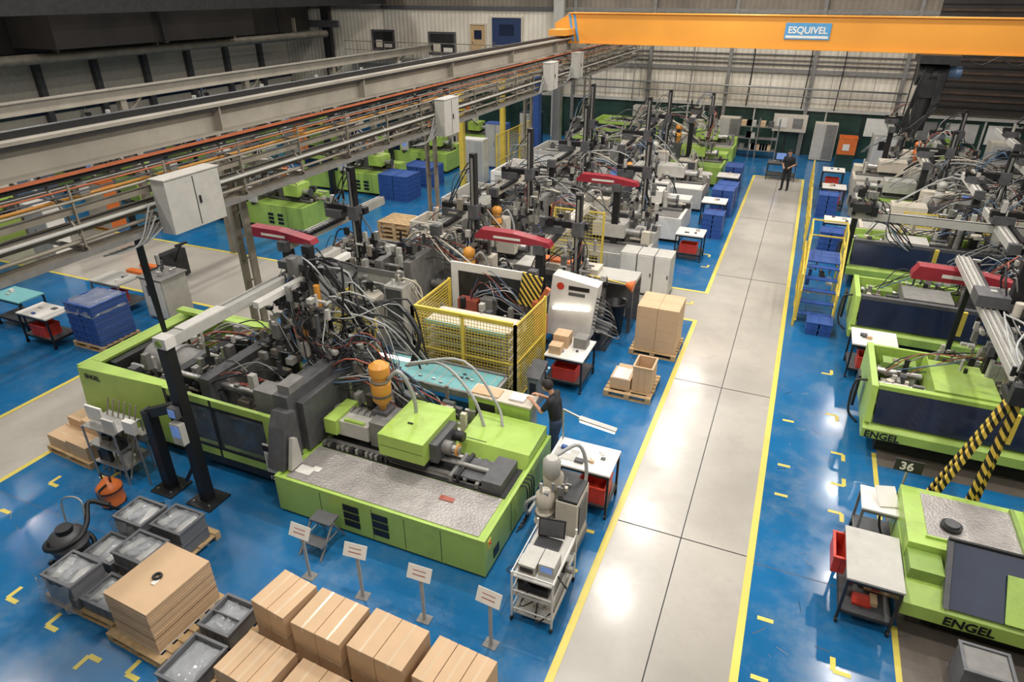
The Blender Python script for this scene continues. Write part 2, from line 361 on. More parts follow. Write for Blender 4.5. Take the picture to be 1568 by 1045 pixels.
while k < y1:
    b.box(x+.54, x+.565, k, k+.03, zt-1.5, zt-.6, TRAY); b.box(x-.66, x-.635, k, k+.03, zt-1.5, zt-.7, TRAY)
    b.box(x-.65, x+.6, k, k+.04, zt-1.52, zt-1.46, TRAY); b.box(x, x+.55, k, k+.03, zt-.86, zt-.83, TRAY); b.beam((x, k, zt-.5), (x+.55, k, zt-1.3), .03, .03, TRAY)
    if int(k*3) % 2: b.box(x+.2, x+.34, k+.3, k+.45, zt-.84, zt-.7, R.choice([DGREY, LGREY, AMB]))
    k += 1.55
b.box(x+.35, x+.6, y0, y1, zt-1.56, zt-1.53, TRAY); b.box(x+.6, x+.63, y0, y1, zt-1.58, zt-1.5, GREY)
b.done()
b = B('crane_runway'); x, zt = -22, 5.0
b.box(x-.15, x+.15, 2, YB-1, zt-.04, zt, C); b.box(x-.02, x+.02, 2, YB-1, zt-.35, zt-.04, C); b.box(x-.15, x+.15, 2, YB-1, zt-.39, zt-.35, C)
for y in range(5, 39, 6):
    b.box(x-.12, x+.12, y-.12, y+.12, 0, zt-.4, TRAY); b.beam((x, y, zt-1), (x, y+.8, zt-.4), .08, .08, TRAY)
b.done()
b = B('pipe_bridge')
for dx, z, r, m in [(0, 4.7, .05, LGREY), (.4, 4.5, .04, TRAY), (0, 3.9, .06, LGREY), (.5, 3.8, .03, STEEL), (.7, 4.1, .03, COPPER)]:
    b.cyl((-17.5+dx, 3, z), (-17.5+dx, 38, z), r, m, n=8)
for y in range(4, 38, 3):
    b.box(-17.55, -17.45, y, y+.08, 3.7, 5.1, LGREY); b.box(-16.85, -16.75, y, y+.08, 3.7, 4.7, LGREY); b.box(-17.5, -16.8, y, y+.06, 3.72, 3.8, LGREY); b.beam((-17.5, y, 3.8), (-17.5, y+1.5, 4.7), .03, .03, TRAY)
for y in range(7, 38, 9): b.box(-17.3, -17.1, y, y+.2, 0, 3.75, TRAY)
b.done()
def ecab(x, y0, y1, z0, z1):
    b = B('electrical_cabinet'); b.box(x, x+.28, y0, y1, z0, z1, LGREY)
    ym = (y0+y1)/2; b.box(x+.28, x+.285, ym-.008, ym+.008, z0+.03, z1-.03, SEAM)
    b.box(x+.28, x+.3, ym+.05, ym+.08, (z0+z1)/2-.06, (z0+z1)/2+.06, BLK)
    b.box(x-.02, x+.3, y0-.02, y1+.02, z1, z1+.02, LGREY)
    for i in range(5): b.tube([(x+.05, y0-.02-.03*i, z0+.1+.1*i), (x, y0-.3-.04*i, z0-.05), (x-.2, y0-.5-.1*i, z0-.1)], .014, (HOSE, GREY)[i % 2], 5)
    b.done(.01)
ecab(-8.78, 6.9, 7.95, 4.68, 5.5); ecab(-8.78, 15.6, 16.4, 4.6, 5.5); ecab(-8.78, 23.5, 24.3, 4.8, 5.7); ecab(-8.78, 26.6, 27.3, 4.9, 5.8)

b = B('bridge_crane')
y0, y1 = 27.75, 28.25
b.prism([(-9.9, 6.62), (-9.3, 6.12), (XR-.4, 6.12), (XR-.4, 7.15), (-9.3, 7.15), (-9.9, 6.8)], 'y', y0, y1, CRANE)
b.box(-9.3, XR-.4, y0-.08, y1+.08, 6.08, 6.118, CRANE); b.box(-9.3, XR-.4, y0-.08, y1+.08, 7.152, 7.19, CRANE)
b.box(-9.75, -9.05, 26.6, 29.4, 6.4, 6.62, CRANE)
for y in (26.9, 29.1): b.cyl((-9.5, y, 6.5), (-9.3, y, 6.5), .1, DK)
for x in (-9.15, -8.95): b.prism([(x, 6.15), (x+.09, 6.15), (x-.1, 7.12), (x-.19, 7.12)], 'y', y0-.012, y0-.002, SIGNB)
b.box(-1.2, .3, y0-.03, y0-.005, 6.42, 6.95, SIGNB); b.box(-1.15, .25, y0-.033, y0-.03, 6.46, 6.54, WHITE)
b.box(3.2, 4.4, y0-.5, y1+.5, 5.8, 6.07, DK); b.cyl((3.3, 28, 5.4), (4.2, 28, 5.4), .35, DK); b.box(3.5, 4.0, 27.6, 28.4, 4.7, 5.3, DK)
b.cyl((4.2, 28, 5.5), (4.6, 28, 5.5), .2, BHOSE); b.cyl((3.7, 27.9, 3.6), (3.7, 27.9, 4.8), .25, DK)
for i in range(10): b.tube([(3.5+.03*i, 27.7, 5.7), (3.3-.02*i, 27.5, 4.4-.1*i), (3.55+.03*i, 27.5, 3.4+.08*i), (3.9+.02*i, 27.5, 4.4), (3.9+.03*i, 27.7, 5.6)], .03, BLK, 5)
for i in range(12): b.tube([(4.5+i, 27.65, 6.05), (5.0+i, 27.6, 5.8), (5.5+i, 27.65, 6.05)], .02, BLK, 5)
cr = b.done(.01)
label(cr, 'ESQUIVEL', .3, (-1.1, y0-.035, 6.62), (math.pi/2, 0, 0), WHITE)
b = B('crane_runway'); b.box(XR-1, XR-.5, YF+1, YB-1, 5.6, 6.1, LGREY)
for y in (0, 10, 20, 30): b.box(XR-.9, XR-.5, y, y+.3, 0, 5.6, GREY)
b.done()
b = B('ventilation_duct')
b.box(-33.5, -31, 2, 39, 5.6, 8.4, DWALL); b.box(-30, -27.4, 19, 30, 5.9, 8.6, DWALL); b.box(-30.2, -27.2, 24, 24.2, 5.85, 8.65, DK); b.box(-26, -25, 5, 39, 7.2, 8.9, DK)
for i in range(12): b.box(-31, -30.94, 3+i*3, 3.1+i*3, 5.55, 8.45, DK)
b.cyl((-29, 4, 5.5), (-29, 38, 5.5), .2, TRAY, n=16)
for y in range(5, 38, 5): b.box(-29.1, -28.9, y, y+.1, 5.5, 6.5, TRAY)
b.done()
b = B('wall_pipe_run')
for i, (z, r) in enumerate([(5.6, .05), (5.8, .04), (3.4, .05), (3.0, .04)]):
    b.tube([(-13, YB-.35, z), (4.5, YB-.35, z)], r, (GREY, TRAY, STEEL)[i % 3], 6, 1)
for x in (-9.5, -6.3, -3.2, -.4, 1.2, 4.4): b.tube([(x, YB-.32, 6.3), (x+.2, YB-.32, 5), (x+.15, YB-.32, 2.4)], .03, (BLK, GREY)[int(x*10) % 2], 6)
b.done()

# ------------------------------------------------------------------ small generators
def pallet(b, x0, x1, y0, y1, z=0):
    for i in range(3):
        y = y0+(y1-y0-.1)*i/2
        for k in range(3):
            x = x0+(x1-x0-.12)*k/2; b.box(x, x+.12, y, y+.1, z+.02, z+.1, WOOD)
        b.box(x0, x1, y, y+.1, z, z+.02, WOOD)
    for k in range(3):
        x = x0+(x1-x0-.12)*k/2; b.box(x, x+.12, y0, y1, z+.1, z+.12, WOOD)
    for i in range(7):
        y = y0+(y1-y0-.1)*i/6; b.box(x0, x1, y, y+.1, z+.12, z+.142, WOOD)
def carton(b, x0, x1, y0, y1, z0, z1, along='y'):
    b.box(x0, x1, y0, y1, z0, z1, CARD); e = .002
    if along == 'y':
        xm = (x0+x1)/2; b.box(xm-.022, xm+.022, y0-e, y1+e, z1-.08, z1+e, TAPE)
    else:
        ym = (y0+y1)/2; b.box(x0-e, x1+e, ym-.022, ym+.022, z1-.08, z1+e, TAPE)
def tote(b, x0, x1, y0, y1, z0, z1, m=TOTE, fill=None):
    t = .025
    b.box(x0, x1, y0, y0+t, z0, z1, m); b.box(x0, x1, y1-t, y1, z0, z1, m); b.box(x0, x0+t, y0+t, y1-t, z0, z1, m); b.box(x1-t, x1, y0+t, y1-t, z0, z1, m)
    b.box(x0+t, x1-t, y0+t, y1-t, z0, z0+t, m)
    for (a, c, d, e) in [(x0-.015, x1+.015, y0-.015, y0+t+.001), (x0-.015, x1+.015, y1-t-.001, y1+.015), (x0-.015, x0+t+.001, y0+t+.001, y1-t-.001), (x1-t-.001, x1+.015, y0+t+.001, y1-t-.001)]:
        b.box(a, c, d, e, z1-.03, z1+.002, m)
    n = max(2, int((x1-x0)/.12))
    for i in range(1, n): x = x0+(x1-x0)*i/n; b.box(x-.008, x+.008, y0-.01, y0, z0+.02, z1-.03, m)
    if fill: b.box(x0+t, x1-t, y0+t, y1-t, z0+t, z1-.1, fill)
def film(b, x0, x1, y0, y1, z, amp=.05, drop=.12):
    n = 9; vs = []
    for j in range(n+1):
        for i in range(n+1):
            edge = i in (0, n) or j in (0, n)
            vs.append((x0+(x1-x0)*i/n+R.uniform(-.02, .02), y0+(y1-y0)*j/n+R.uniform(-.02, .02), z+R.uniform(-amp, amp)-(drop if edge else 0)))
    b.add(vs, [(j*(n+1)+i, j*(n+1)+i+1, (j+1)*(n+1)+i+1, (j+1)*(n+1)+i) for j in range(n) for i in range(n)], FILM, True)
def crate_stack(x0, x1, y0, y1, z1, wrap=False):
    b = B('blue_crate_stack'); z = 0
    if wrap: pallet(b, x0-.05, x1+.05, y0-.05, y1+.05); z = .145
    h = .18
    while z+h <= z1+.01:
        xm = (x0+x1)/2
        tote(b, x0, xm-.02, y0, y1, z, z+h-.005, BLUE); tote(b, xm+.02, x1, y0, y1, z, z+h-.005, BLUE); z += h
    b.box(x0+.03, x1-.03, y0+.03, y1-.03, z-.05, z-.02, BLUE)
    if wrap: film(b, x0-.03, x1+.03, y0-.03, y1+.03, z+.03, .03, .3)
    b.done()
def bench(name, x0, x1, y0, y1, h, top=LGREY, frame=BLK, shelf=True, redbin=True, items=1):
    b = B(name)
    b.box(x0, x1, y0, y1, h-.035, h, top)
    for x in (x0+.03, x1-.03):
        for y in (y0+.03, y1-.03): b.box(x-.02, x+.02, y-.02, y+.02, .06, h-.035, frame); b.cyl((x-.02, y, .045), (x+.02, y, .045), .045, BLK, n=10)
    for y in (y0+.03, y1-.03): b.box(x0+.05, x1-.05, y-.015, y+.015, .2, .24, frame); b.box(x0+.05, x1-.05, y-.015, y+.015, h-.09, h-.035, frame)
    for x in (x0+.03, x1-.03): b.box(x-.015, x+.015, y0+.05, y1-.05, .2, .24, frame)
    if shelf: b.box(x0+.03, x1-.03, y0+.03, y1-.03, .241, .255, DGREY)
    if redbin:
        cx = (x0+x1)/2; w = min(.55, x1-x0-.15); d = min(.4, y1-y0-.12); tote(b, cx-w/2, cx+w/2, y0+.06, y0+.06+d, .26, .55, RED)
    for i in range(items*3):
        x = R.uniform(x0+.1, x1-.2); y = R.uniform(y0+.08, y1-.15); b.box(x, x+R.uniform(.05, .16), y, y+R.uniform(.04, .12), h, h+R.uniform(.01, .07), R.choice([WHITE, DGREY, CARD, LGREY, BLUE]))
    return b
def fence(b, p, q, z0, z1, step=.07, m=YEL):
    p, q = Vector(p+(0,)), Vector(q+(0,)); L = (q-p).length; d = (q-p)/L
    n = max(1, round(L/1.2))
    for i in range(n+1):
        c = p+d*(L*i/n); b.box(c.x-.03, c.x+.03, c.y-.03, c.y+.03, 0, z1, m)
    for z in (z0, z1-.03, (z0+z1)/2): b.beam(p+Vector((0, 0, z)), q+Vector((0, 0, z)), .03, .035, m)
    k = int(L/step)
    for i in range(1, k):
        c = p+d*(L*i/k); b.beam(c+Vector((0, 0, z0)), c+Vector((0, 0, z1)), .009, .009, m)
    k = int((z1-z0)/step)
    for i in range(1, k):
        z = z0+(z1-z0)*i/k; b.beam(p+Vector((0, 0, z)), q+Vector((0, 0, z)), .009, .009, m)
HM = (WIRE, WIRE, WIRE, HOSE, GREY, WIRE, HOSE, RHOSE, BHOSE)
def hoses(b, p, q, n, lift=.4, spread=.15, r=.014, mats=HM):
    for i in range(n):
        o = lambda s: Vector((R.uniform(-s, s), R.uniform(-s, s), R.uniform(-s, s)))
        P, Q = Vector(p)+o(spread*.5), Vector(q)+o(spread*.5)
        a = P.lerp(Q, .3)+Vector((0, 0, lift*R.uniform(.5, 1.2)))+o(spread); c = P.lerp(Q, .7)+Vector((0, 0, lift*R.uniform(.3, 1.1)))+o(spread)
        b.tube([P, a, c, Q], r*R.uniform(.7, 1.4), R.choice(mats), 5, 4)
def hopper(b, x, y, z, s=1, m=AMB):
    b.lathe((x, y, z), [(.05*s, 0), (.05*s, .1*s), (.14*s, .22*s), (.15*s, .5*s), (.12*s, .52*s), (.12*s, .62*s), (.15*s, .64*s), (.15*s, .78*s), (.07*s, .84*s)], m)
    b.cyl((x, y, z+.3*s), (x, y, z+.33*s), .16*s, DGREY); b.cyl((x, y, z+.55*s), (x, y, z+.57*s), .16*s, STEEL)
    b.tube([(x+.14*s, y, z+.6*s), (x+.35*s, y, z+.75*s), (x+.5*s, y+.1, z+.3*s), (x+.5*s, y+.1, z-.2*s)], .03*s, HOSE, 7)
def bits(b, x0, x1, y0, y1, z0, z1, n, mats=(GREY, DGREY, STEEL, BLK, LGREY, TRAY, LGREY), s=1):
    for i in range(n):
        x, y, z = R.uniform(x0, x1), R.uniform(y0, y1), R.uniform(z0, z1); w = R.uniform(.04, .15)*s
        if R.random() < .7: b.box(x, x+w, y, y+w*R.uniform(.5, 1.2), z, z+R.uniform(.05, .3)*s, R.choice(mats))
        else:
            d = R.choice([(w*2, 0, 0), (0, 0, w*2.5), (0, w*2, 0)]); b.cyl((x, y, z), (x+d[0], y+d[1], z+d[2]), w*.3, R.choice(mats), n=8)
def robot(name, x, y0, y1, z=3.0, red=True, carriage=.6, arm=1.3, redx=-1.0, redy=None, post=True, cap=LGREY, busy=26):
    b = B(name)
    if post:
        b.box(x-.1, x+.1, y0-.1, y0+.1, 0, z-.1, BLK); b.box(x-.22, x+.22, y0-.2, y0+.2, 0, .03, BLK)
    b.box(x-.11, x+.11, y0-.15, y1, z-.08, z+.12, cap); b.box(x-.05, x-.01, y0-.1, y1, z+.12, z+.14, STEEL); b.box(x+.05, x+.09, y0-.1, y1, z+.12, z+.14, STEEL)
    b.box(x-.13, x+.13, y0-.2, y0-.05, z-.1, z+.14, DGREY)
    yc = y0+(y1-y0)*carriage
    b.box(x-.25, x+.25, yc-.2, yc+.2, z+.14, z+.34, DGREY); b.box(x-.3, x+.9, yc-.09, yc+.09, z+.3, z+.46, BLK)
    for i in range(16): b.box(x+.14, x+.24, y0+(yc-y0)*i/16, y0+(yc-y0)*(i+.8)/16, z+.08, z+.17, BLK)
    xa = x+.7
    b.box(xa-.07, xa+.07, yc-.3, yc-.12, z-.9, z-.9+arm+1.0, BLK); b.box(xa-.03, xa+.03, yc-.32, yc-.3, z-.8, z+arm, STEEL)
    b.box(xa-.12, xa+.12, yc-.36, yc-.06, z+.2, z+.55, DGREY)
    b.cyl((xa, yc-.2, z-1.05), (xa, yc-.2, z-.85), .08, STEEL); b.box(xa-.25, xa+.25, yc-.32, yc-.1, z-1.15, z-1.05, GREY)
    for s in (-1, 1): b.box(xa+s*.22-.03, xa+s*.22+.03, yc-.4, yc-.02, z-1.45, z-1.1, DGREY); b.cyl((xa+s*.12, yc-.3, z-1.35), (xa+s*.12, yc-.3, z-1.1), .03, STEEL, n=8)
    bits(b, xa-.5, xa+.4, yc-.5, yc+.1, z-1.5, z-.2, busy); bits(b, x-.3, x+.3, yc-.3, yc+.3, z+.2, z+.5, 6)
    hoses(b, (xa, yc-.2, z+arm*.8), (x-.1, yc, z+.4), 4, .4, .12); hoses(b, (xa+.1, yc-.2, z+.3), (xa, yc-.25, z-1), 7, .0, .22); hoses(b, (xa, yc, z-.4), (xa-1.5, yc+.3, z-1.2), 4, .3, .2)
    if red:
        yr = y0 if redy is None else redy
        b.prism([(x+redx, z+.18), (x+redx+.15, z+.34), (x+redx+1.0, z+.34), (x+redx+1.9, z+.22), (x+redx+1.95, z+.1), (x+redx, z+.1)], 'y', yr-.14, yr+.14, DRED)
        b.box(x+redx+.5, x+redx+1.2, yr-.15, yr-.142, z+.17, z+.23, WHITE)
        for i in range(10): b.box(x+redx+.2+i*.15, x+redx+.32+i*.15, yr+.16, yr+.28, z+.1, z+.28, BLK)
    return b
def clutter(b, x0, x1, y0, y1, z0, z1, n, mats=CLUT):
    for i in range(n):
        x = R.uniform(x0, x1); y = R.uniform(y0, y1); z = z0+(z1-z0)*R.random()**1.8
        w, d, h = R.uniform(.05, .28), R.uniform(.05, .22), R.uniform(.05, .25)
        k = R.random()
        if k < .6: b.box(x, x+w, y, y+d, z0, z+h*.5, R.choice(mats))
        elif k < .8: b.cyl((x, y, z0), (x, y, z+h), w*.3, R.choice(mats), n=8)
        else: b.cyl((x, y, z), (x+w*2, y, z), d*.35, R.choice(mats), n=8)

def machine(x0, x1, y0, y1, col=LIME, flip=False, zb=.75, zt=1.6, hop=AMB, name='injection_moulding_machine', deckm=CHK, win=NAVY, bev=0, tall=True):
    L = x1-x0; b = B(name)
    X = (lambda u: x0+u) if flip else (lambda u: x1-u)
    def bx(u0, u1, a, c, z0, z1, m): b.box(X(u0), X(u1), a, c, z0, z1, m)
    W = y1-y0; ui = L*.5
    bx(.08, L-.08, y0+.1, y1-.1, 0, .12, SEAM)
    bx(0, ui, y0, y1, .12, zb, col)
    bx(.12, ui-.2, y0+.07, y0+W*.36, zb, zb+.012, deckm)
    bx(.1, ui-.1, y0+W*.38, y0+W*.68, zb, zb+.015, DK)
    for k in (.42, .62): bx(.15, ui-.02, y0+W*k, y0+W*k+.07, zb+.015, zb+.07, STEEL)
    bx(.01, ui*.45, y0+W*.7, y1-.01, zb, zb+.25, col)
    for u in (ui*.33, ui*.66): b.box(X(u)-.004, X(u)+.004, y0-.003, y0, .16, zb-.03, SEAM)
    for g in (.42, .62):
        for k in range(3): bx(ui*g, ui*g+.26, y0-.004, y0, .22+k*.15, .33+k*.15, BLK)
    ym = y0+W*.53
    bx(ui*.25, ui*.55, ym-.35, ym+.4, zb+.22, zb+.65, col); bx(ui*.28, ui*.5, ym-.25, ym+.25, zb+.07, zb+.22, DK)
    b.cyl((X(ui*.12), ym, zb+.35), (X(ui*.25), ym, zb+.35), .11, STEEL); b.cyl((X(ui*.1), ym, zb+.35), (X(ui*.12), ym, zb+.35), .15, DGREY)
    b.cyl((X(ui*.55), ym, zb+.4), (X(ui*.98), ym, zb+.4), .1, STEEL)
    for i in range(6): b.cyl((X(ui*(.6+.06*i)), ym, zb+.4), (X(ui*(.635+.06*i)), ym, zb+.4), .135, GREY)
    bx(ui*.56, ui*.72, ym-.2, ym+.2, zb+.1, zb+.7, DGREY)
    hopper(b, X(ui*.62), ym, zb+.68, 1, hop)
    xlo, xhi = min(X(ui*.05), X(ui*.95)), max(X(ui*.05), X(ui*.95))
    clutter(b, xlo, xhi, y0+W*.4, y1-.2, zb, zb+.5, 44)
    if tall:
        bx(ui*.5, ui*.78, y1-.38, y1-.02, zb, 1.9, BEIGE); bx(ui*.52, ui*.76, y1-.385, y1-.38, 1.1, 1.8, WHITE); bx(ui*.8, ui*.95, y1-.45, y1-.02, zb, 1.6, GREY)
    bx(ui+.01, ui+.22, y0+.15, y1-.15, .3, zt+.25, GREY); bx(ui+.22, ui+.5, y0+W*.25, y1-W*.25, .5, zt, STEEL)
    um = ui+L*.16; bx(um, um+.2, y0+.3, y1-.3, .4, zt+.1, GREY)
    for yy in (y0+W*.25, y1-W*.25):
        for zz in (zb+.1, zt-.05): b.cyl((X(ui+.2), yy, zz), (X(L-.5), yy, zz), .05, STEEL, n=10)
    bx(ui, L, y0+.002, y1-.002, .122, zb-.15, col); bx(ui+.1, L-.1, y0+.1, y1-.1, zb-.15, zb-.1, DK)
    uw = ui+.18; ue = L-.062
    bx(uw, ue, y0, y0+.05, zt-.14, zt, col); bx(uw, ue, y0, y0+.05, zb-.148, zb-.02, col)
    for u in (uw-.01, (uw+ue)/2-.05, ue-.1): bx(u, u+.1, y0-.006, y0+.056, zb-.14, zt+.004, col)
    bx(uw+.1, ue-.1, y0+.015, y0+.03, zb-.02, zt-.14, win)
    bx(ui+.02, ue, y1-.05, y1, zb-.148, zt, col); bx(L-.06, L+.004, y0-.004, y1+.004, zb-.16, zt, col)
    b.cyl((X(L-.15), (y0+y1)/2, zb+.3), (X(L-L*.2), (y0+y1)/2, zb+.3), W*.15, GREY, n=20); b.cyl((X(L-L*.2), (y0+y1)/2, zb+.3), (X(um), (y0+y1)/2, zb+.3), W*.07, STEEL, n=16)
    bx(L*.78, L*.82, y0+.2, y1-.2, zb-.1, zt-.1, DK)
    clutter(b, min(X(um), X(L-.3)), max(X(um), X(L-.3)), y0+.2, y1-.35, zb-.1, zt+.15, 70); bits(b, min(X(ui), X(um)), max(X(ui), X(um)), y0+.3, y1-.3, zt-.2, zt+.5, 30)
    hoses(b, (X(um), ym, zt), (X(ui*.6), ym+.4, zb+.7), 9, .6, .3); hoses(b, (X(L-.5), ym, zt-.3), (X(um), ym+.3, zt), 7, .3, .3)
    hoses(b, (X(um), ym, zt+.2), (X(ui*.3), ym-.2, zb+.6), 3, .8, .3, .02, (HOSE, WIRE, BEIGE))
    bx(ui-.25, ui+.1, y0-.14, y0-.04, 1.0, 1.55, LGREY); bx(ui-.21, ui+.06, y0-.145, y0-.14, 1.2, 1.5, SCREEN); bx(ui-.1, ui-.04, y0-.06, y0+.02, .9, 1.1, DGREY)
    return b.done(bev)

# ------------------------------------------------------------------ M1 : hero machine
b = B('injection_moulding_machine')
b.box(-7.05, -3.25, 6.6, 9.3, 0, .05, SEAM)
b.box(-7.12, -3.2, 6.5, 9.38, .05, .72, LIME)
for r in [(-7.12, -3.2, 6.5, 6.55), (-7.12, -3.2, 9.33, 9.38), (-3.26, -3.2, 6.55, 9.33), (-7.12, -7.06, 6.55, 9.33)]: b.box(*r, .7205, .765, LIME)
b.box(-6.95, -3.35, 6.6, 7.5, .72, .735, CHK); b.box(-6.9, -3.32, 7.52, 8.3, .72, .74, DK)
for x in (-6.2, -5.2, -4.6, -3.95): b.box(x-.005, x+.005, 6.497, 6.4999, .08, .7, SEAM)
for xg in (-5.75, -5.2):
    for k in range(3): b.box(xg, xg+.3, 6.488, 6.499, .18+.16*k, .31+.16*k, BLK)
b.box(-3.199, -3.19, 6.8, 7.0, .15, .35, BLK); b.box(-3.1995, -3.195, 7.5, 7.51, .08, .7, SEAM); b.box(-3.1995, -3.195, 8.4, 8.41, .08, .7, SEAM)
b.prism([(8.32, .721), (9.32, .721), (9.32, 1.0), (8.45, .95)], 'x', -4.6, -3.27, LIME); b.box(-4.5, -4.1, 8.5, 8.52, .9, .955, SEAM)
for y in (7.62, 8.1): b.box(-6.9, -3.45, y, y+.08, .74, .82, STEEL); b.box(-6.8, -3.5, y-.03, y+.11, .741, .76, GREY)
b.cyl((-6.8, 7.86, .9), (-3.6, 7.86, .9), .045, STEEL, n=10); b.box(-3.75, -3.4, 7.55, 8.25, .742, .95, DGREY)
b.box(-4.3, -3.76, 7.62, 8.15, .743, .86, DGREY)
for i in range(8): b.box(-4.35+i*.12, -4.29+i*.12, 7.54+R.uniform(0, .1), 8.2, .744, .84+R.uniform(0, .1), R.choice([DK, GREY, DGREY]))
for i in range(14): b.box(-6.9+i*.1, -6.85+i*.1, 7.53, 7.6, .742, .8+R.uniform(0, .05), R.choice([DK, GREY, STEEL]))
b.box(-5.55, -4.8, 7.55, 8.5, .82, 1.0, DK)
b.box(-5.62, -4.75, 7.45, 8.62, 1.0, 1.42, LIME); b.box(-5.3, -5.2, 7.9, 7.93, 1.42, 1.44, BLK); b.box(-5.6, -4.77, 7.446, 7.45, 1.2, 1.206, SEAM)
b.cyl((-4.74, 7.9, 1.14), (-4.45, 7.9, 1.14), .12, GREY); b.cyl((-4.45, 7.9, 1.14), (-4.3, 7.9, 1.14), .07, STEEL); b.box(-4.749, -4.6, 7.65, 8.4, .95, 1.32, DGREY)
b.cyl((-4.62, 8.25, 1.15), (-4.4, 8.25, 1.15), .09, DK); b.cyl((-4.35, 7.9, 1.14), (-4.33, 7.9, 1.14), .11, AMB)
b.box(-6.0, -5.63, 7.75, 8.35, .85, 1.35, GREY); b.box(-6.75, -6.01, 7.7, 8.0, .95, 1.25, LGREY); b.box(-6.85, -6.6, 7.6, 8.3, 1.0, 1.3, LIME); b.box(-6.5, -6.1, 7.72, 7.78, 1.25, 1.3, LIME)
b.cyl((-6.95, 8.1, 1.15), (-5.9, 8.1, 1.15), .1, STEEL)
for i in range(7): b.cyl((-6.9+i*.13, 8.1, 1.15), (-6.82+i*.13, 8.1, 1.15), .14, GREY)
hopper(b, -5.95, 8.15, 1.35, 1.2)
b.box(-6.09, -5.79, 8.0, 8.3, 1.3, 1.42, DGREY)
clutter(b, -6.8, -4.7, 8.6, 9.25, .725, 1.25, 50)
clutter(b, -6.9, -5.7, 8.35, 9.0, .8, 1.6, 30)
b.box(-7.42, -7.125, 7.1, 9.45, .3, 1.95, DGREY); b.box(-7.12, -6.98, 7.3, 9.2, .77, 1.75, DGREY)
b.prism([(6.62, .77), (7.15, .77), (7.15, 1.7), (6.95, 1.75), (6.82, 1.5)], 'x', -7.35, -7.02, DGREY)
b.prism([(6.7, .77), (7.0, .77), (6.95, 1.3), (6.85, 1.35)], 'x', -6.98, -6.9, LGREY)
b.box(-7.5, -7.42, 7.3, 9.2, .6, 1.8, STEEL); b.box(-7.8, -7.5, 7.6, 8.9, .8, 1.7, GREY); b.box(-7.38, -7.13, 7.2, 7.6, 1.955, 2.1, GREY); b.box(-7.9, -7.45, 7.15, 7.5, 1.0, 1.9, GREY)
b.box(-12.1, -7.3, 7.1, 9.5, 0, .2, SEAM); b.box(-12.16, -7.2, 7.0, 9.54, .2, .52, LIME); b.box(-12.1, -7.45, 7.08, 9.5, .52, .56, DK)
b.prism([(-12.25, .62), (-12.15, 1.5), (-9.86, 1.62), (-9.86, .3), (-11.9, .3)], 'y', 6.93, 6.99, LIME)
b.box(-12.25, -12.17, 6.995, 9.62, .35, 1.5, LIME); b.box(-12.16, -10.9, 9.55, 9.62, .53, 1.6, LIME)
for x in (-10.89, -10.0, -9.1, -8.2): b.box(x, x+.1, 9.545, 9.625, .53, 1.705, LIME)
b.box(-10.9, -7.4, 9.55, 9.62, 1.55, 1.7, LIME); b.box(-10.9, -7.4, 9.55, 9.62, .53, .8, LIME); b.box(-10.8, -7.5, 9.57, 9.6, .8, 1.55, GLASS)
b.box(-9.85, -7.3, 6.9, 6.97, 1.48, 1.62, LIME); b.box(-9.85, -7.3, 6.9, 6.97, .38, .54, LIME)
for x, w in [(-9.84, .07), (-8.75, .05), (-7.55, .24)]: b.box(x, x+w, 6.895, 6.975, .385, 1.615, DK if w < .1 else LIME)
b.box(-9.77, -7.56, 6.925, 6.945, .54, 1.48, GLASS); b.box(-9.77, -7.56, 6.9, 6.92, 1.42, 1.479, DK); b.box(-9.77, -7.56, 6.9, 6.92, .541, .6, DK)
b.box(-9.3, -7.6, 6.9, 6.98, .21, .38, DK)
b.box(-12.16, -9.9, 7.0, 7.25, 1.45, 1.5, LIME); b.box(-12.16, -11.9, 7.26, 9.54, 1.45, 1.5, LIME); b.box(-12.1, -7.5, 9.35, 9.54, 1.62, 1.7, LIME)
b.cyl((-11.7, 8.3, 1.05), (-10.35, 8.3, 1.05), .42, GREY, n=28); b.cyl((-11.0, 8.3, 1.05), (-10.9, 8.3, 1.05), .47, STEEL, n=28); b.cyl((-10.35, 8.3, 1.05), (-10.2, 8.3, 1.05), .5, DGREY, n=28)
b.cyl((-10.2, 8.3, 1.05), (-9.3, 8.3, 1.05), .2, STEEL, n=20)
b.box(-11.9, -11.7, 7.4, 9.3, .565, 1.44, DK); b.box(-10.35, -10.15, 7.25, 9.3, .565, 1.5, DK); b.box(-9.3, -9.05, 7.25, 9.3, .565, 1.75, DGREY); b.box(-9.04, -8.95, 7.6, 9.0, .8, 1.6, STEEL)
for y in (7.55, 9.05):
    for z in (.8, 1.5): b.cyl((-10.4, y, z), (-7.1, y, z), .06, STEEL, n=12)
for i in range(4): b.cyl((-9.9+.25*i, 7.75, 1.2), (-9.8+.25*i, 7.75, 1.2), .16, DK); b.cyl((-9.9+.25*i, 8.85, 1.2), (-9.8+.25*i, 8.85, 1.2), .16, GREY)
MM = (GREY, DK, DGREY, GREY, STEEL, LGREY, TRAY)
clutter(b, -11.6, -9.4, 7.3, 9.2, .57, 1.4, 90, MM); clutter(b, -8.9, -7.6, 7.3, 9.2, .57, 1.5, 50, MM)
bits(b, -10.2, -7.6, 7.3, 9.2, 1.2, 1.9, 60, MM); bits(b, -11.6, -10.4, 7.3, 9.2, .8, 1.4, 26, MM, 1.2)
hoses(b, (-7.3, 8.8, 1.9), (-5.9, 8.6, 1.6), 14, .7, .3); hoses(b, (-7.2, 8.4, 1.6), (-5.2, 8.9, 1.0), 14, .5, .35); hoses(b, (-11, 8.8, 1.4), (-8, 9.2, 1.6), 12, .3, .3); hoses(b, (-9.5, 7.6, 1.3), (-7.6, 7.7, 1.5), 10, .2, .3)
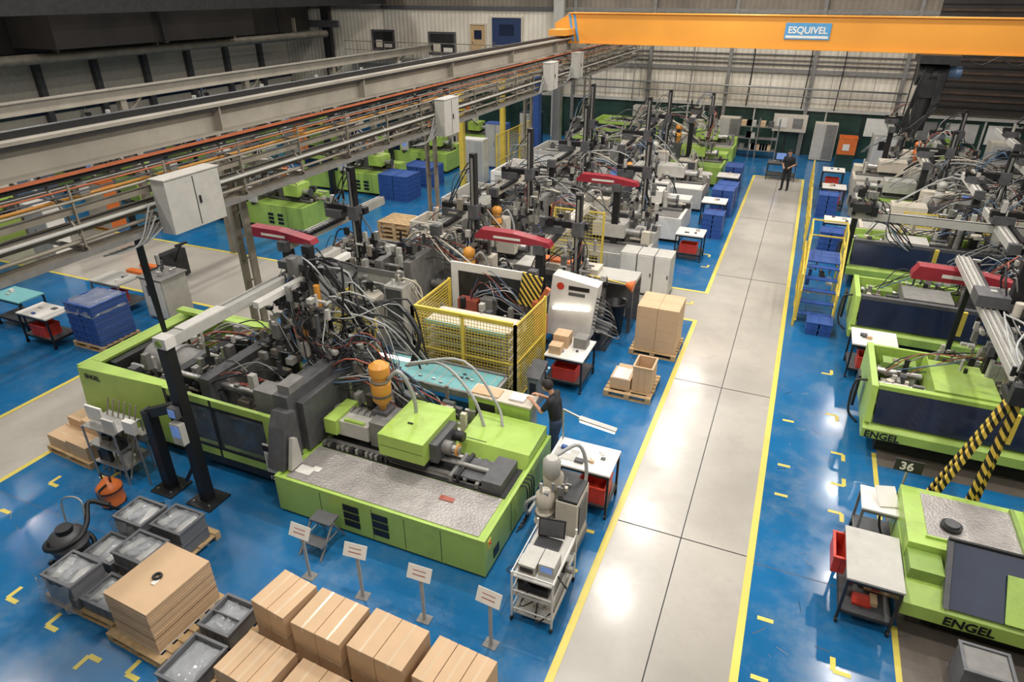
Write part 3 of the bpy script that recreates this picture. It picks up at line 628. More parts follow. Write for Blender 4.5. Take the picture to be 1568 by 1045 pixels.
b.tube([(-6.1, 9.2, 1.7), (-5.3, 9.2, 1.9), (-4.6, 9, 1.5), (-4.3, 8.9, .9)], .03, HOSE, 8); b.tube([(-5.9, 9.0, 1.9), (-4.9, 9.3, 2.0), (-4.2, 9.2, 1.3), (-4.0, 9.0, .95)], .026, HOSE, 8)
for i in range(4): b.tube([(-3.25, 7.9+.1*i, .74), (-3.08, 7.9+.1*i, .7), (-3.08, 7.8+.1*i, .1), (-3.15, 7.6+.1*i, .02)], .014, WIRE, 5)
b.box(-7.5, -7.28, 6.74, 6.76, .55, 1.15, WHITE); b.box(-7.5, -7.28, 6.735, 6.7399, 1.0, 1.12, BLK); b.box(-7.47, -7.31, 6.735, 6.7399, .62, .95, LGREY); b.box(-7.4, -7.38, 6.76, 6.95, 1.1, 1.12, STEEL)
b.box(-7.48, -7.3, 6.73, 6.739, .4, .53, BLK)
b.box(-6.9, -6.6, 6.75, 6.95, .736, .745, WHITE); b.box(-6.65, -6.5, 6.88, 7.0, .736, .747, WHITE); b.box(-4.3, -4.05, 7.1, 7.2, .736, .75, RHOSE)
b.box(-3.2, -3.19, 6.6, 6.72, .52, .68, YEL); b.cyl((-3.19, 6.66, .62), (-3.17, 6.66, .62), .02, RED, n=8)
m1 = b.done(.008)
label(m1, 'ENGEL', .14, (-12.0, 6.925, 1.3), (math.pi/2, 0, 0), BLK)
label(m1, '12', .11, (-7.45, 6.726, .42), (math.pi/2, 0, 0), WHITE)

b = B('handling_robot')
b.box(-8.57, -8.39, 6.11, 6.29, 0, 3.1, BLK); b.box(-8.75, -8.2, 5.95, 6.45, 0, .035, BLK)
b.box(-9.44, -9.26, 6.11, 6.29, 0, 1.7, BLK); b.box(-9.6, -9.1, 5.95, 6.45, 0, .035, BLK)
b.beam((-9.38, 6.2, 1.62), (-8.5, 6.2, 2.0), .14, .16, BLK); b.beam((-8.9, 6.2, .3), (-8.5, 6.2, .9), .05, .05, BLK)
for x, y in [(-8.65, 6.05), (-8.3, 6.05), (-9.5, 6.05), (-9.2, 6.05)]: b.cyl((x, y, .03), (x, y, .06), .02, STEEL, n=6)
b.box(-8.62, -8.4, 5.98, 6.1, 1.35, 1.75, LGREY); b.box(-8.6, -8.42, 5.97, 5.98, 1.5, 1.72, SCREEN); b.box(-8.6, -8.42, 6.0, 6.1, 1.85, 2.05, DGREY); b.box(-8.58, -8.44, 5.99, 6.0, 1.88, 2.03, SCREEN)
b.box(-8.58, -8.36, 6.3, 10.6, 3.08, 3.26, LGREY); b.box(-8.6, -8.34, 6.1, 6.3, 3.1, 3.28, WHITE); b.box(-8.57, -8.37, 6.5, 7.4, 3.26, 3.28, WHITE); b.cyl((-8.48, 6.1, 3.19), (-8.48, 6.08, 3.19), .06, LIMED)
b.box(-8.52, -8.48, 7.4, 10.5, 3.26, 3.29, STEEL); b.box(-8.18, -8.05, 7.8, 10.5, 3.12, 3.24, WHITE)
b.box(-8.7, -7.5, 9.1, 9.5, 3.3, 3.45, DGREY); b.box(-7.95, -7.78, 8.95, 9.1, 1.9, 3.9, BLK); b.box(-8.35, -8.2, 8.95, 9.1, 2.0, 3.6, GREY)
for z in (1.9, 2.2, 2.5, 2.8): b.box(-8.5, -7.6, 8.7, 9.2, z, z+.05, GREY); b.box(-8.4, -8.2, 8.6, 8.75, z-.1, z+.12, DGREY); b.cyl((-7.7, 8.7, z-.1), (-7.7, 8.7, z+.15), .05, STEEL, n=8)
bits(b, -8.6, -7.2, 8.3, 9.3, 1.6, 3.1, 110); bits(b, -7.6, -6.6, 8.5, 9.4, 1.5, 2.0, 40); bits(b, -9.3, -8.4, 8.4, 9.3, 1.5, 2.1, 24)
b.cyl((-7.6, 8.8, 2.8), (-7.6, 8.8, 3.25), .06, AMB); b.cyl((-7.75, 8.5, 2.3), (-7.75, 8.5, 2.6), .045, AMB, n=10)
hoses(b, (-7.8, 9, 3.6), (-6.8, 9.2, 1.7), 14, .5, .35, .018, (WIRE, WIRE, WIRE, HOSE)); hoses(b, (-8.2, 8.8, 2.9), (-7.4, 8.6, 1.8), 22, .2, .4, .013)
hoses(b, (-7.6, 8.9, 2.6), (-5.9, 9.6, 1.6), 9, .7, .25, .018, (HOSE, WIRE, WIRE)); hoses(b, (-8.4, 9.0, 3.2), (-8.0, 8.6, 2.0), 12, .1, .35); hoses(b, (-7.4, 8.8, 2.2), (-6.2, 8.7, 1.5), 10, .3, .3, .012, (WIRE, WIRE, BHOSE, HOSE))
b.tube([(-7.3, 9.3, 2.6), (-6.6, 9.7, 2.7), (-6.0, 9.6, 2.2), (-6.1, 9.4, 1.6)], .05, WIRE, 8)
b.done(.004)

b = B('belt_conveyor')
b.box(-7.4, -4.7, 9.9, 10.75, .84, .9, CYAN); b.box(-7.4, -4.7, 9.84, 9.899, .8, .94, GREY); b.box(-7.4, -4.7, 10.751, 10.81, .8, .94, GREY)
for i in range(10): b.box(-7.3+i*.27, -7.28+i*.27, 9.92, 10.73, .9, .912, LGREY)
for i in range(12): x = -7.2+R.uniform(0, 2.3); y = 10+R.uniform(0, .6); b.box(x, x+.08, y, y+.04, .912, .93, R.choice([LGREY, WHITE, DGREY]))
b.cyl((-4.7, 9.9, .86), (-4.7, 10.75, .86), .05, STEEL); b.cyl((-7.4, 9.9, .86), (-7.4, 10.75, .86), .05, STEEL)
for x in (-7.2, -4.95):
    for y in (9.88, 10.77): b.box(x-.03, x+.03, y-.03, y+.03, 0, .8, GREY)
b.rbox((-6.9, 9.9, 1.35), (.9, .05, .06), (0, .3, .5), LED); b.beam((-7.2, 9.9, .9), (-6.9, 9.9, 1.35), .03, .03, STEEL)
b.done(.006)
b = B('control_cabinet')
b.box(-4.9, -3.65, 9.42, 9.82, .05, 1.2, LIME); b.box(-4.85, -3.7, 9.45, 9.8, 0, .05, SEAM); b.box(-4.9, -3.62, 9.4, 9.83, 1.2, 1.24, BEIGE)
b.box(-4.75, -4.35, 9.41, 9.419, .5, 1.1, SEAM); b.box(-3.649, -3.635, 9.5, 9.78, .7, 1.1, LGREY); b.box(-4.28, -4.27, 9.412, 9.419, .1, 1.15, SEAM)
b.box(-4.85, -4.3, 9.46, 9.75, 1.24, 1.27, CARD); b.box(-4.1, -3.8, 9.5, 9.75, 1.24, 1.28, WHITE)
b.done(.008)
b = B('safety_cage')
fence(b, (-7.0, 11.0), (-4.6, 11.0), .15, 2.0); fence(b, (-4.6, 11.0), (-4.55, 12.6), .15, 2.0); fence(b, (-7.0, 11.0), (-7.0, 12.7), .15, 2.0)
fence(b, (-9.6, 11.0), (-8.0, 11.0), .15, 1.5, .08); fence(b, (-9.6, 11.0), (-9.6, 12.4), .15, 1.5, .08)
b.box(-6.95, -4.65, 10.97, 11.03, 1.98, 2.05, YEL)
b.done()
b = B('roller_conveyor')
for i in range(7):
    b.box(-6.8, -4.85, 11.15, 11.95, .3+.22*i, .32+.22*i, (LGREY if i < 6 else BEIGE)); b.box(-6.8, -4.85, 11.12, 11.15, .28+.22*i, .36+.22*i, CYAN if i == 6 else STEEL)
for x in (-6.8, -5.8, -4.85):
    for y in (11.14, 11.95): b.box(x-.025, x+.025, y-.025, y+.025, 0, 1.7, GREY)
bits(b, -6.6, -5, 12.0, 12.6, .2, 1.6, 24)
b.done()
b = B('control_desk'); b.box(-4.4, -4.15, 11.2, 11.6, .0, .75, GREY); b.prism([(11.15, .75), (11.65, .75), (11.65, .95)], 'x', -4.43, -4.1, DGREY); b.box(-4.35, -4.2, 11.19, 11.2, .3, .6, DK); b.done(.01)

# ------------------------------------------------------------------ middle row machines
machine(-11.3, -5.2, 12.9, 14.9, GREY, False, .8, 1.8, AMB, deckm=GREY, win=LGREY)
machine(-10.6, -6.7, 16.9, 18.0, BEIGE, False, .8, 1.7, AMB, deckm=GREY, win=GREY)
machine(-10.6, -3.7, 18.95, 21.2, LGREY, False, .8, 1.9, LGREY, deckm=GREY, win=GREY)
machine(-10.6, -3.3, 22.9, 25.2, WHITE, False, .9, 1.9, AMB, deckm=GREY, win=LGREY)
machine(-10.6, -3.2, 27.0, 29.2, LGREY, False, .9, 1.9, LGREY, deckm=WHITE, win=WHITE)
machine(-10.4, -3.0, 31.2, 33.6, LIME, False, .9, 1.8, AMB, deckm=LIMED)
machine(-10.4, -3.0, 35.6, 37.6, LIME, False, .9, 1.8, AMB)
b = B('robot_cell')
b.box(-7.1, -5.1, 13.0, 13.06, .9, 2.3, WHITE); b.box(-6.9, -5.3, 12.98, 13.0, 1.1, 2.1, DK); b.box(-5.1, -4.9, 12.9, 13.1, .0, 2.4, DGREY); b.rbox((-5.0, 12.85, 1.95), (.5, .04, .8), (0, .15, 0), HAZ)
b.box(-6.8, -6.3, 12.7, 12.95, 1.2, 1.5, RHOSE); b.box(-6.2, -5.9, 12.7, 12.95, 1.1, 1.6, GREY); b.box(-4.85, -4.6, 12.75, 12.95, .9, 1.4, COPPER); b.box(-4.9, -4.65, 12.7, 12.95, 1.45, 1.75, COPPER); b.beam((-4.75, 12.8, 1.7), (-4.55, 12.8, 2.1), .1, .12, COPPER)
b.prism([(-4.85, .6), (-3.75, .6), (-3.6, 2.0), (-4.7, 2.15)], 'y', 13.5, 13.9, WHITE); b.cyl((-4.5, 13.49, 1.9), (-4.5, 13.4995, 1.9), .09, RED); b.box(-4.3, -3.8, 13.49, 13.4995, 1.84, 1.94, BLK); b.box(-4.3, -3.9, 13.49, 13.4995, 1.7, 1.78, DGREY)
b.rbox((-4.2, 13.42, 1.4), (.9, .06, .06), (0, -.1, 0), LED)
b.box(-4.7, -3.8, 13.55, 13.85, 0, .6, DGREY); bits(b, -4.8, -3.7, 14.0, 14.8, .2, 1.8, 40); b.box(-4.8, -3.5, 14.2, 14.9, 0, .5, DGREY)
hoses(b, (-6.6, 12.9, 1.4), (-5.2, 12.9, 1.3), 16, .5, .2, .012, (RHOSE, WIRE, HOSE, BHOSE))
for i in range(9): b.tube([(-3.7, 13.6, 1.7-.1*i), (-3.3+.03*i, 13.5, 1.6-.1*i), (-3.2, 13.6, .9), (-3.5, 13.7, .4)], .02, (WIRE, WIRE, GREY)[i % 3], 6)
b.done(.006)
robot('handling_robot', -5.2, 14.0, 17.6, 2.55, True, .25, 1.1, -1.65, 13.95, cap=BEIGE, busy=50).done(.004)
robot('handling_robot', -10.6, 11.5, 15.5, 2.7, True, .5, 1.4, -1.2, 11.6, busy=40).done(.004)
robot('handling_robot', -7.9, 13.9, 16.8, 2.7, False, .3, 1.7, post=False, busy=80).done()
robot('handling_robot', -4.9, 19.9, 23.2, 2.6, True, .3, 1.2, -1.3, busy=40).done()
robot('handling_robot', -8.0, 17.6, 20.6, 2.7, False, .4, 1.6, cap=BEIGE, busy=60).done()
robot('handling_robot', -7.4, 20.9, 24.6, 2.9, False, .4, 1.6, busy=60).done()
robot('handling_robot', -6.0, 24.6, 28.2, 2.8, False, .3, 1.6, cap=BEIGE, busy=60).done()
robot('handling_robot', -8.6, 26.2, 29.2, 2.8, False, .3, 1.8, cap=WHITE, busy=60).done()
robot('handling_robot', -6.0, 28.6, 32.2, 2.8, False, .3, 1.4, -1.0, cap=WHITE, busy=40).done()
robot('handling_robot', -4.6, 31.6, 34.8, 2.8, False, .3, 1.0, cap=WHITE, busy=40).done()
b = B('machine_guard')
b.box(-6.5, -4.3, 15.4, 15.46, 1.3, 1.45, GREY); b.box(-6.5, -3.2, 16.31, 16.36, .0, 1.35, GREY); b.box(-6.5, -3.2, 15.5, 16.3, 1.3, 1.4, LGREY)
b.box(-6.0, -4.2, 15.6, 16.1, 1.4, 1.55, BEIGE); b.box(-5.9, -4.6, 15.7, 16.0, 1.55, 1.62, ORG)
for x in (-6.4, -4.8, -3.3): b.box(x, x+.1, 15.42, 15.5, 0, 1.29, DGREY)
clutter(b, -6.4, -3.4, 15.5, 16.2, .2, 1.2, 30)
b.done()
b = B('storage_cabinet')
for x in (-4.2, -3.7, -3.2):
    b.box(x, x+.48, 18.0, 18.7, .05, 1.25, LGREY); b.box(x+.02, x+.46, 17.985, 17.999, .08, 1.22, WHITE); b.box(x+.4, x+.43, 17.97, 17.985, .6, .72, DK)
b.box(-4.2, -2.72, 18.0, 18.7, 0, .05, SEAM); b.done(.008)
b = B('safety_cage'); fence(b, (-6.6, 18.5), (-4.9, 18.5), .15, 2.2, .1); fence(b, (-6.6, 18.5), (-6.6, 18.9), .15, 2.2, .1); fence(b, (-12.2, 27), (-12.2, 31), .1, 2.4, .12); b.done()
b = B('wooden_pallet_stack')
for i in range(10): pallet(b, -12.0+R.uniform(-.04, .04), -10.8, 17.2, 18.2, i*.143)
b.done()
for (x, y, w, d, h, m) in [(-9.9, 16.0, .8, .6, 1.6, BEIGE), (-8.6, 15.9, .5, .5, 1.3, LGREY), (-7.6, 15.7, .6, .5, 1.1, DGREY), (-7.2, 22.0, .8, .6, 1.7, WHITE), (-5.6, 22.0, .9, .5, 1.2, LGREY), (-8.8, 26.0, .8, .6, 1.8, BEIGE), (-5.2, 26.0, .8, .6, 1.3, WHITE), (-7.5, 30.1, .9, .6, 1.8, LGREY), (-4.8, 30.2, .8, .6, 1.3, BEIGE), (-9.5, 22.0, .7, .6, 1.8, LGREY),
                           (-11.6, 14.0, .5, .5, 1.5, BEIGE), (-9.3, 11.9, .7, .5, 1.5, BEIGE), (-8.3, 11.9, .5, .5, 1.9, LGREY)]:
    b = B('temperature_control_unit'); b.box(x, x+w, y, y+d, .08, h, m); b.box(x+.04, x+w-.04, y-.012, y-.001, h*.55, h-.06, DGREY); b.box(x+.04, x+w-.04, y-.012, y-.001, .15, h*.5, GREY)
    for i in range(4): b.box(x+.08, x+w-.08, y-.016, y-.0125, .2+i*h*.08, .23+i*h*.08, BLK)
    for xx in (x+.06, x+w-.06):
        for yy in (y+.06, y+d-.06): b.cyl((xx-.02, yy, .04), (xx+.02, yy, .04), .04, BLK, n=8)
    hoses(b, (x+w/2, y+d/2, h), (x+w/2+.6, y+d, h*.6), 4, .4, .2, .02, (HOSE, WIRE, BEIGE)); bits(b, x+.05, x+w-.15, y+.05, y+d-.15, h, h+.15, 6); b.done()
for (x0, y0, L_) in [(-20.6, 18.6, 4.4), (-20.4, 23.9, 4.4), (-20.2, 28.6, 4.6), (-20.2, 33, 4.6), (-30, 19, 5), (-30, 25, 5), (-29.6, 31, 5), (-29.6, 13, 5)]:
    machine(x0, x0+L_, y0, y0+1.7, LIME, False, .95, 1.5, ORG, deckm=LIMED)
for x, y in [(-19, 18.2), (-18.6, 23.6), (-18.5, 28.3), (-28, 18.6), (-28, 25), (-27, 12.6)]:
    robot('handling_robot', x, y, y+2.6, 2.6, False, .4, .8, cap=BEIGE, busy=40).done()
crate_stack(-16.2, -14.8, 23.6, 24.7, 1.2); crate_stack(-16.5, -15.0, 26.0, 27.2, 1.0)
for (x, y, h, m) in [(-14.2, 27.5, 2.0, WHITE), (-14.4, 30.5, 2.2, BLUE), (-13.6, 33, 2.4, NAVY), (-17.5, 31.5, 2.0, ORG), (-23.5, 21.5, 1.9, WHITE), (-24.5, 27.5, 2.0, ORG), (-24, 16, 1.8, ORG), (-22.5, 12.8, 2, WHITE)]:
    b = B('storage_cabinet'); b.box(x, x+1.1, y, y+.6, .05, h, m); b.box(x+.03, x+.54, y-.012, y-.001, .1, h-.05, LGREY); b.box(x+.56, x+1.07, y-.012, y-.001, .1, h-.05, LGREY); b.box(x+.48, x+.5, y-.03, y-.0125, h*.5, h*.6, DK); b.box(x, x+1.1, y+.02, y+.6, 0, .05, SEAM); b.done(.01)
b = B('support_column')
for x, y, m, w in [(-12.6, 24.5, YEL, .1), (-12.6, 28.6, YEL, .1), (-12.3, 32, BLUE, .22), (-11.7, 33.5, STEEL, .2)]:
    b.box(x-w, x+w, y-w, y+w, .04, 4.4, m); b.box(x-w*1.6, x+w*1.6, y-w*1.6, y+w*1.6, 0, .04, GREY)
b.done()
crate_stack(-15.95, -15.0, 9.3, 10.3, 1.22, True)
bench('workbench', -17.3, -16.2, 8.9, 9.6, .85, WHITE, BLK).done(); bench('workbench', -19.0, -17.8, 9.3, 10.0, .85, CYAN, BLK, redbin=False).done(); bench('workbench', -17.4, -16.3, 11.0, 11.8, .9, LGREY, GREY).done()
b = B('pallet_truck')
b.box(-18.9, -17.3, 13.2, 13.4, .05, .16, ORG); b.box(-18.9, -17.3, 13.7, 13.9, .05, .16, ORG); b.box(-17.3, -17.0, 13.1, 14.0, .05, .9, DK); b.beam((-17.0, 13.55, .6), (-16.6, 13.55, 1.2), .05, .05, BLK); b.box(-16.65, -16.55, 13.35, 13.75, 1.18, 1.24, BLK)
for y in (13.3, 13.8): b.cyl((-18.8, y-.06, .06), (-18.8, y+.06, .06), .06, BLK)
b.done(.008)
b = B('electrical_cabinet'); b.box(-15.6, -14.8, 11.2, 12.0, .05, 1.2, LGREY); b.box(-15.55, -14.85, 11.185, 11.199, .1, 1.15, WHITE); b.box(-15.55, -14.85, 11.3, 11.9, 0, .05, SEAM); b.box(-15.4, -15.1, 11.175, 11.184, .7, 1.0, DGREY); b.box(-15.65, -14.75, 11.15, 12.05, 1.2, 1.23, GREY)
bits(b, -15.5, -14.9, 11.3, 11.8, 1.23, 1.4, 6); b.done(.01)
b = B('hanging_cable_bundle')
for i in range(5): b.tube([(-10.8-.07*i, 8.0+.03*i, 4.75), (-10.8-.07*i, 8.0+.02*i, 3.4), (-10.85-.06*i, 8.05+.03*i, 1.5)], .018, WIRE, 6)
b.done()

# ------------------------------------------------------------------ foreground props (left)
b = B('carton_pallet', (-11.75, 6.4, 0), math.radians(-4))
pallet(b, -.65, .65, -.4, .4)
carton(b, -.6, -.02, -.35, .02, .145, .4, 'x'); carton(b, -.6, -.02, .03, .38, .145, .4, 'x'); carton(b, 0, .6, -.35, .38, .145, .45, 'x'); carton(b, .05, .55, .0, .36, .45, .72, 'x'); carton(b, -.5, 0, .05, .38, .4, .6, 'x')
b.done(.006)
b = B('tool_trolley')
for x in (-10.9, -10.1):
    for y in (5.95, 6.5): b.cyl((x, y, 0), (x, y, 1.1), .02, STEEL, n=8)
for z in (.3, .7, 1.08): b.box(-10.9, -10.1, 5.95, 6.5, z, z+.02, STEEL)
for i in range(6): b.cyl((-10.8+.14*i, 6.0, .1), (-10.8+.14*i, 6.5, 1.4), .016, TRAY, n=6)
b.box(-10.9, -10.5, 6.1, 6.14, 1.15, 1.45, WHITE); b.box(-10.4, -10.1, 6.0, 6.04, 1.1, 1.35, LGREY); b.box(-9.85, -9.6, 6.0, 6.1, 1.2, 1.45, WHITE); b.cyl((-9.75, 6.1, 0), (-9.75, 6.1, 1.3), .02, STEEL, n=6)
clutter(b, -10.85, -10.2, 6.0, 6.4, .72, .9, 9); clutter(b, -10.85, -10.2, 6.0, 6.4, .32, .5, 9)
b.done()
b = B('vacuum_cleaner')
b.lathe((-9.95, 5.5, 0), [(.2, .05), (.2, .12), (.19, .14), (.2, .32), (.21, .33), (.21, .38), (.15, .44), (.1, .5), (.04, .56)], ORG)
for a in range(4): b.cyl((-9.95+.17*math.cos(a*1.57+.7), 5.5+.17*math.sin(a*1.57+.7), 0), (-9.95+.17*math.cos(a*1.57+.7), 5.5+.17*math.sin(a*1.57+.7), .07), .035, BLK, n=8)
b.cyl((-9.95, 5.5, .325), (-9.95, 5.5, .345), .215, BLK)
b.tube([(-9.85, 5.4, .5), (-9.6, 5.1, .6), (-9.4, 5.2, .3), (-9.5, 5.6, .04), (-9.1, 5.8, .03)], .025, BLK, 7)
b.tube([(-10.05, 5.5, .5), (-10.05, 5.5, .62), (-9.85, 5.5, .62), (-9.85, 5.5, .5)], .015, BLK, 6)
b.done()
b = B('industrial_vacuum')
b.lathe((-9.4, 4.35, 0), [(.25, .06), (.25, .3), (.28, .31), (.28, .36), (.24, .38), (.24, .5), (.1, .56)], DGREY); b.cyl((-9.4, 4.35, .5), (-9.4, 4.35, .64), .12, BLK)
b.tube([(-9.2, 4.2, .3)]+[(-9.4+.31*math.cos(t*.9), 4.35+.31*math.sin(t*.9), .12+.06*t) for t in range(9)]+[(-9.35, 4.8, .8), (-9.1, 4.95, .7)], .04, BLK, 8)
for s in (-1, 1): b.cyl((-9.4+s*.2, 4.1, .05), (-9.35+s*.2, 4.1, .05), .05, BLK, n=10)
b.tube([(-9.6, 4.5, .4), (-9.65, 4.6, .9), (-9.35, 4.7, .9), (-9.25, 4.55, .4)], .015, STEEL, 6)
b.done()
b = B('wrapped_tote_pile')
pallet(b, -9.0, -7.6, 3.6, 5.6)
for (x0, y0, h) in [(-8.95, 4.85, 2), (-8.25, 4.95, 2), (-8.95, 4.25, 1), (-8.3, 4.3, 2), (-8.85, 3.6, 2), (-8.2, 3.65, 1)]:
    for k in range(h): tote(b, x0, x0+.6, y0, y0+.5, .145+k*.24, .375+k*.24, TOTE, TOTEIN if k == h-1 else None)
    for q in range(3): b.rbox((x0+.12+.17*q, y0+.25, .145+h*.24-.08), (.12, .36, .03), (R.uniform(-.2, .2), R.uniform(-.2, .2), R.uniform(-.5, .5)), (LGREY, TOTEIN, WHITE)[q])
    film(b, x0, x0+.58, y0+.02, y0+.48, .145+h*.24, .02, .1)
for (x0, y0) in [(-8.98, 3.55), (-8.98, 4.8)]:
    vs = []; n = 10
    for i in range(n+1):
        for j in range(5): vs.append((x0+.75*i/n, y0+R.uniform(-.05, .03), .1+j*.13+R.uniform(-.02, .02)))
    b.add(vs, [(i*5+j, i*5+j+1, (i+1)*5+j+1, (i+1)*5+j) for i in range(n) for j in range(4)], FILM, True)
b.done()
b = B('grey_tote_pile')
pallet(b, -6.35, -5.65, 3.1, 4.6)
tote(b, -6.3, -5.78, 3.95, 4.5, .145, .42, TOTE, TOTEIN); tote(b, -6.25, -5.7, 3.2, 3.85, .145, .38, TOTE, TOTEIN); b.box(-6.28, -5.8, 4.2, 4.22, .17, .42, TOTE)
film(b, -6.26, -5.8, 4.0, 4.46, .38, .03, .05); film(b, -6.2, -5.75, 3.25, 3.8, .35, .03, .05)
b.done(.005)
b = B('cardboard_sheet_stack', (-7.0, 4.05, 0), math.radians(-3))
pallet(b, -.55, .55, -.6, .6)
b.box(-.42, .42, -.5, .5, .145, .17, WHITE)
for i in range(36):
    j = lambda: R.uniform(-.004, .004)
    b.box(-.42+j(), .42+j(), -.5+j(), .52+j(), .171+i*.02, .1905+i*.02, CARD2 if i in (11, 12, 24) else CARD)
b.box(-.42, .42, -.5, .52, .891, .9, CARD)
b.tube([(.02+.05*math.cos(t*.35), .0+.05*math.sin(t*.35), .925) for t in range(19)], .02, BLK, 6, 1); b.box(.03, .1, -.12, -.02, .9, .915, WHITE)
b.done()
b = B('carton_pallet_row')
for x0 in (-5.5, -4.3, -3.05): pallet(b, x0, x0+1.15, 3.2, 4.85)
def group(cx, cy, w, d, n, z0, z1, a):
    M = Matrix.Rotation(math.radians(a), 3, 'Z'); k0 = len(b.v)
    for i in range(n): carton(b, -w/2+w*i/n+.004, -w/2+w*(i+1)/n-.004, -d/2, d/2, z0, z1)
    for i in range(k0, len(b.v)):
        v = M@Vector(b.v[i]); b.v[i] = (v.x+cx, v.y+cy, v.z)
for (cx, cy, w, d, n, a) in [(-5.2, 4.5, .6, .6, 2, -8), (-4.42, 4.45, .78, .62, 2, -4), (-3.55, 4.45, .82, .62, 2, -4), (-2.6, 4.4, .82, .62, 3, -5)]:
    group(cx, cy, w, d, n, .145, .53, a); group(cx, cy, w, d, n, .535, .92, a+1)
for (cx, cy, w, d, n, z1, a) in [(-5.1, 3.75, .8, .62, 3, .55, -4), (-4.2, 3.7, .8, .62, 2, .53, -3), (-3.33, 3.7, .8, .6, 3, .5, -4), (-2.45, 3.7, .8, .6, 3, .5, -4)]:
    group(cx, cy, w, d, n, .145, z1, a)
b.done(.006)
for i, x in enumerate((-5.72, -4.75, -3.7, -2.65)):
    b = B('sign_stand', (x, 5.5, 0), math.radians(R.uniform(-6, 6)))
    b.box(-.1, .1, -.08, .08, 0, .012, GREY); b.box(-.025, .025, -.01, .01, .012, .9, LGREY); b.rbox((0, -.03, .95), (.36, .012, .2), (-.5, 0, 0), WHITE)
    for k in range(2): b.rbox((0, -.045+.03*k-.005, .93+.05*k), (.2, .004, .01), (-.5, 0, 0), RHOSE)
    b.done()
b = B('step_stool')
for i, (y, z, d) in enumerate([(5.85, .22, .2), (6.12, .45, .26)]): b.box(-6.15, -5.75, y, y+d, z, z+.025, DGREY)
for x in (-6.15, -5.75):
    b.beam((x, 5.8, 0), (x, 6.2, .45), .03, .03, STEEL); b.beam((x, 6.45, 0), (x, 6.2, .45), .03, .03, STEEL); b.beam((x, 5.85, .22), (x, 6.3, .22), .02, .02, STEEL)
b.done()
# ------------------------------------------------------------------ aisle-side carts near M1
b = B('instrument_trolley')
x0, x1, y0, y1 = -2.55, -1.95, 6.0, 7.0
for x in (x0, x1):
    for y in (y0, y1): b.cyl((x, y, .08), (x, y, 1.05 if y == y1 else .95), .018, WHITE, n=8); b.cyl((x-.015, y, .045), (x+.015, y, .045), .045, BLK, n=10)
for z in (.15, .5, .85): b.box(x0, x1, y0, y1, z, z+.02, LGREY); b.beam((x0, y0, z+.1), (x1, y0, z+.1), .015, .015, WHITE); b.beam((x1, y0, z+.1), (x1, y1, z+.1), .015, .015, WHITE); b.beam((x0, y0, z+.1), (x0, y1, z+.1), .015, .015, WHITE)
b.box(x0+.05, x0+.3, 6.1, 6.5, .87, 1.02, LGREY); b.box(x0+.33, x1-.04, 6.15, 6.45, .87, 1.08, LGREY); b.box(x0+.36, x1-.07, 6.145, 6.15, .95, 1.05, SCREEN); b.box(x0+.08, x0+.27, 6.095, 6.1, .9, .98, DK)
b.box(x0+.08, x0+.45, 6.6, 6.85, .88, .9, DK); b.rbox((x0+.26, 6.9, 1.04), (.4, .02, .28), (-.3, 0, .15), DK); b.rbox((x0+.26, 6.885, 1.04), (.36, .01, .24), (-.3, 0, .15), DGREY)
b.box(x0+.05, x1-.1, 6.1, 6.7, .52, .64, BLK); b.box(x0+.1, x0+.4, 6.2, 6.6, .17, .33, WHITE); b.cyl((x1-.15, 6.3, .17), (x1-.15, 6.3, .4), .09, BEIGE); b.box(x0-.04, x0-.001, 6.2, 6.5, .5, .8, WHITE); clutter(b, x0+.05, x1-.2, 6.05, 6.8, .64, .78, 14)
b.tube([(x0, 6.2, .9), (x0-.2, 6.3, .6), (x0-.15, 6.6, .2), (x0, 6.8, .3)], .015, BHOSE, 6); b.tube([(x1, 6.2, .9), (x1+.1, 6.3, .6), (x1, 6.6, .3)], .012, WIRE, 6)
hoses(b, (x0+.1, 6.1, .9), (x1-.1, 6.2, .4), 6, -.2, .2, .01)
b.done()
b = B('granulate_dryer')
b.box(-2.75, -2.05, 7.25, 8.0, .12, .25, GREY); b.box(-2.4, -2.06, 7.35, 7.95, .25, 1.15, BEIGE); b.box(-2.059, -2.04, 7.45, 7.85, .5, 1.05, DGREY); b.box(-2.38, -2.07, 7.37, 7.93, 1.15, 1.2, DK)
for (x, y, s) in [(-2.6, 7.42, .95), (-2.6, 7.8, 1.05)]:
    b.lathe((x, y, .25), [(.05, 0), (.14*s, .25), (.15*s, .3), (.15*s, .62*s), (.11*s, .64*s), (.11*s, .75*s), (.155*s, .77*s), (.155*s, .95*s), (.08*s, 1.05*s)], BEIGE)
    b.cyl((x, y, .6), (x, y, .63), .17*s, STEEL); b.cyl((x, y, .8), (x, y, .82), .165*s, DGREY)
b.lathe((-2.6, 7.7, 1.3), [(.1, 0), (.14, .05), (.14, .3), (.09, .36)], LGREY)
b.tube([(-2.6, 7.8, 1.6), (-2.3, 8.1, 1.7), (-2.15, 8.1, 1.2), (-2.2, 7.9, .5)], .03, HOSE, 8); b.tube([(-2.6, 7.4, 1.2), (-2.85, 7.3, 1.0), (-2.95, 7.6, .5), (-2.97, 8.0, .4)], .03, HOSE, 8)
bits(b, -2.7, -2.3, 7.3, 7.9, .3, 1.3, 16, (BEIGE, LGREY, GREY, STEEL))
for x in (-2.7, -2.1):
    for y in (7.3, 7.95): b.cyl((x-.02, y, .06), (x+.02, y, .06), .06, BLK, n=10)
b.done(.004)
bb = bench('workbench', -2.95, -1.85, 8.45, 9.2, .95, WHITE, BLK, redbin=False, items=3)
tote(bb, -2.4, -1.92, 8.5, 9.0, .26, .6, RED); bb.box(-2.9, -2.5, 8.6, 8.9, .951, .96, LGREY)
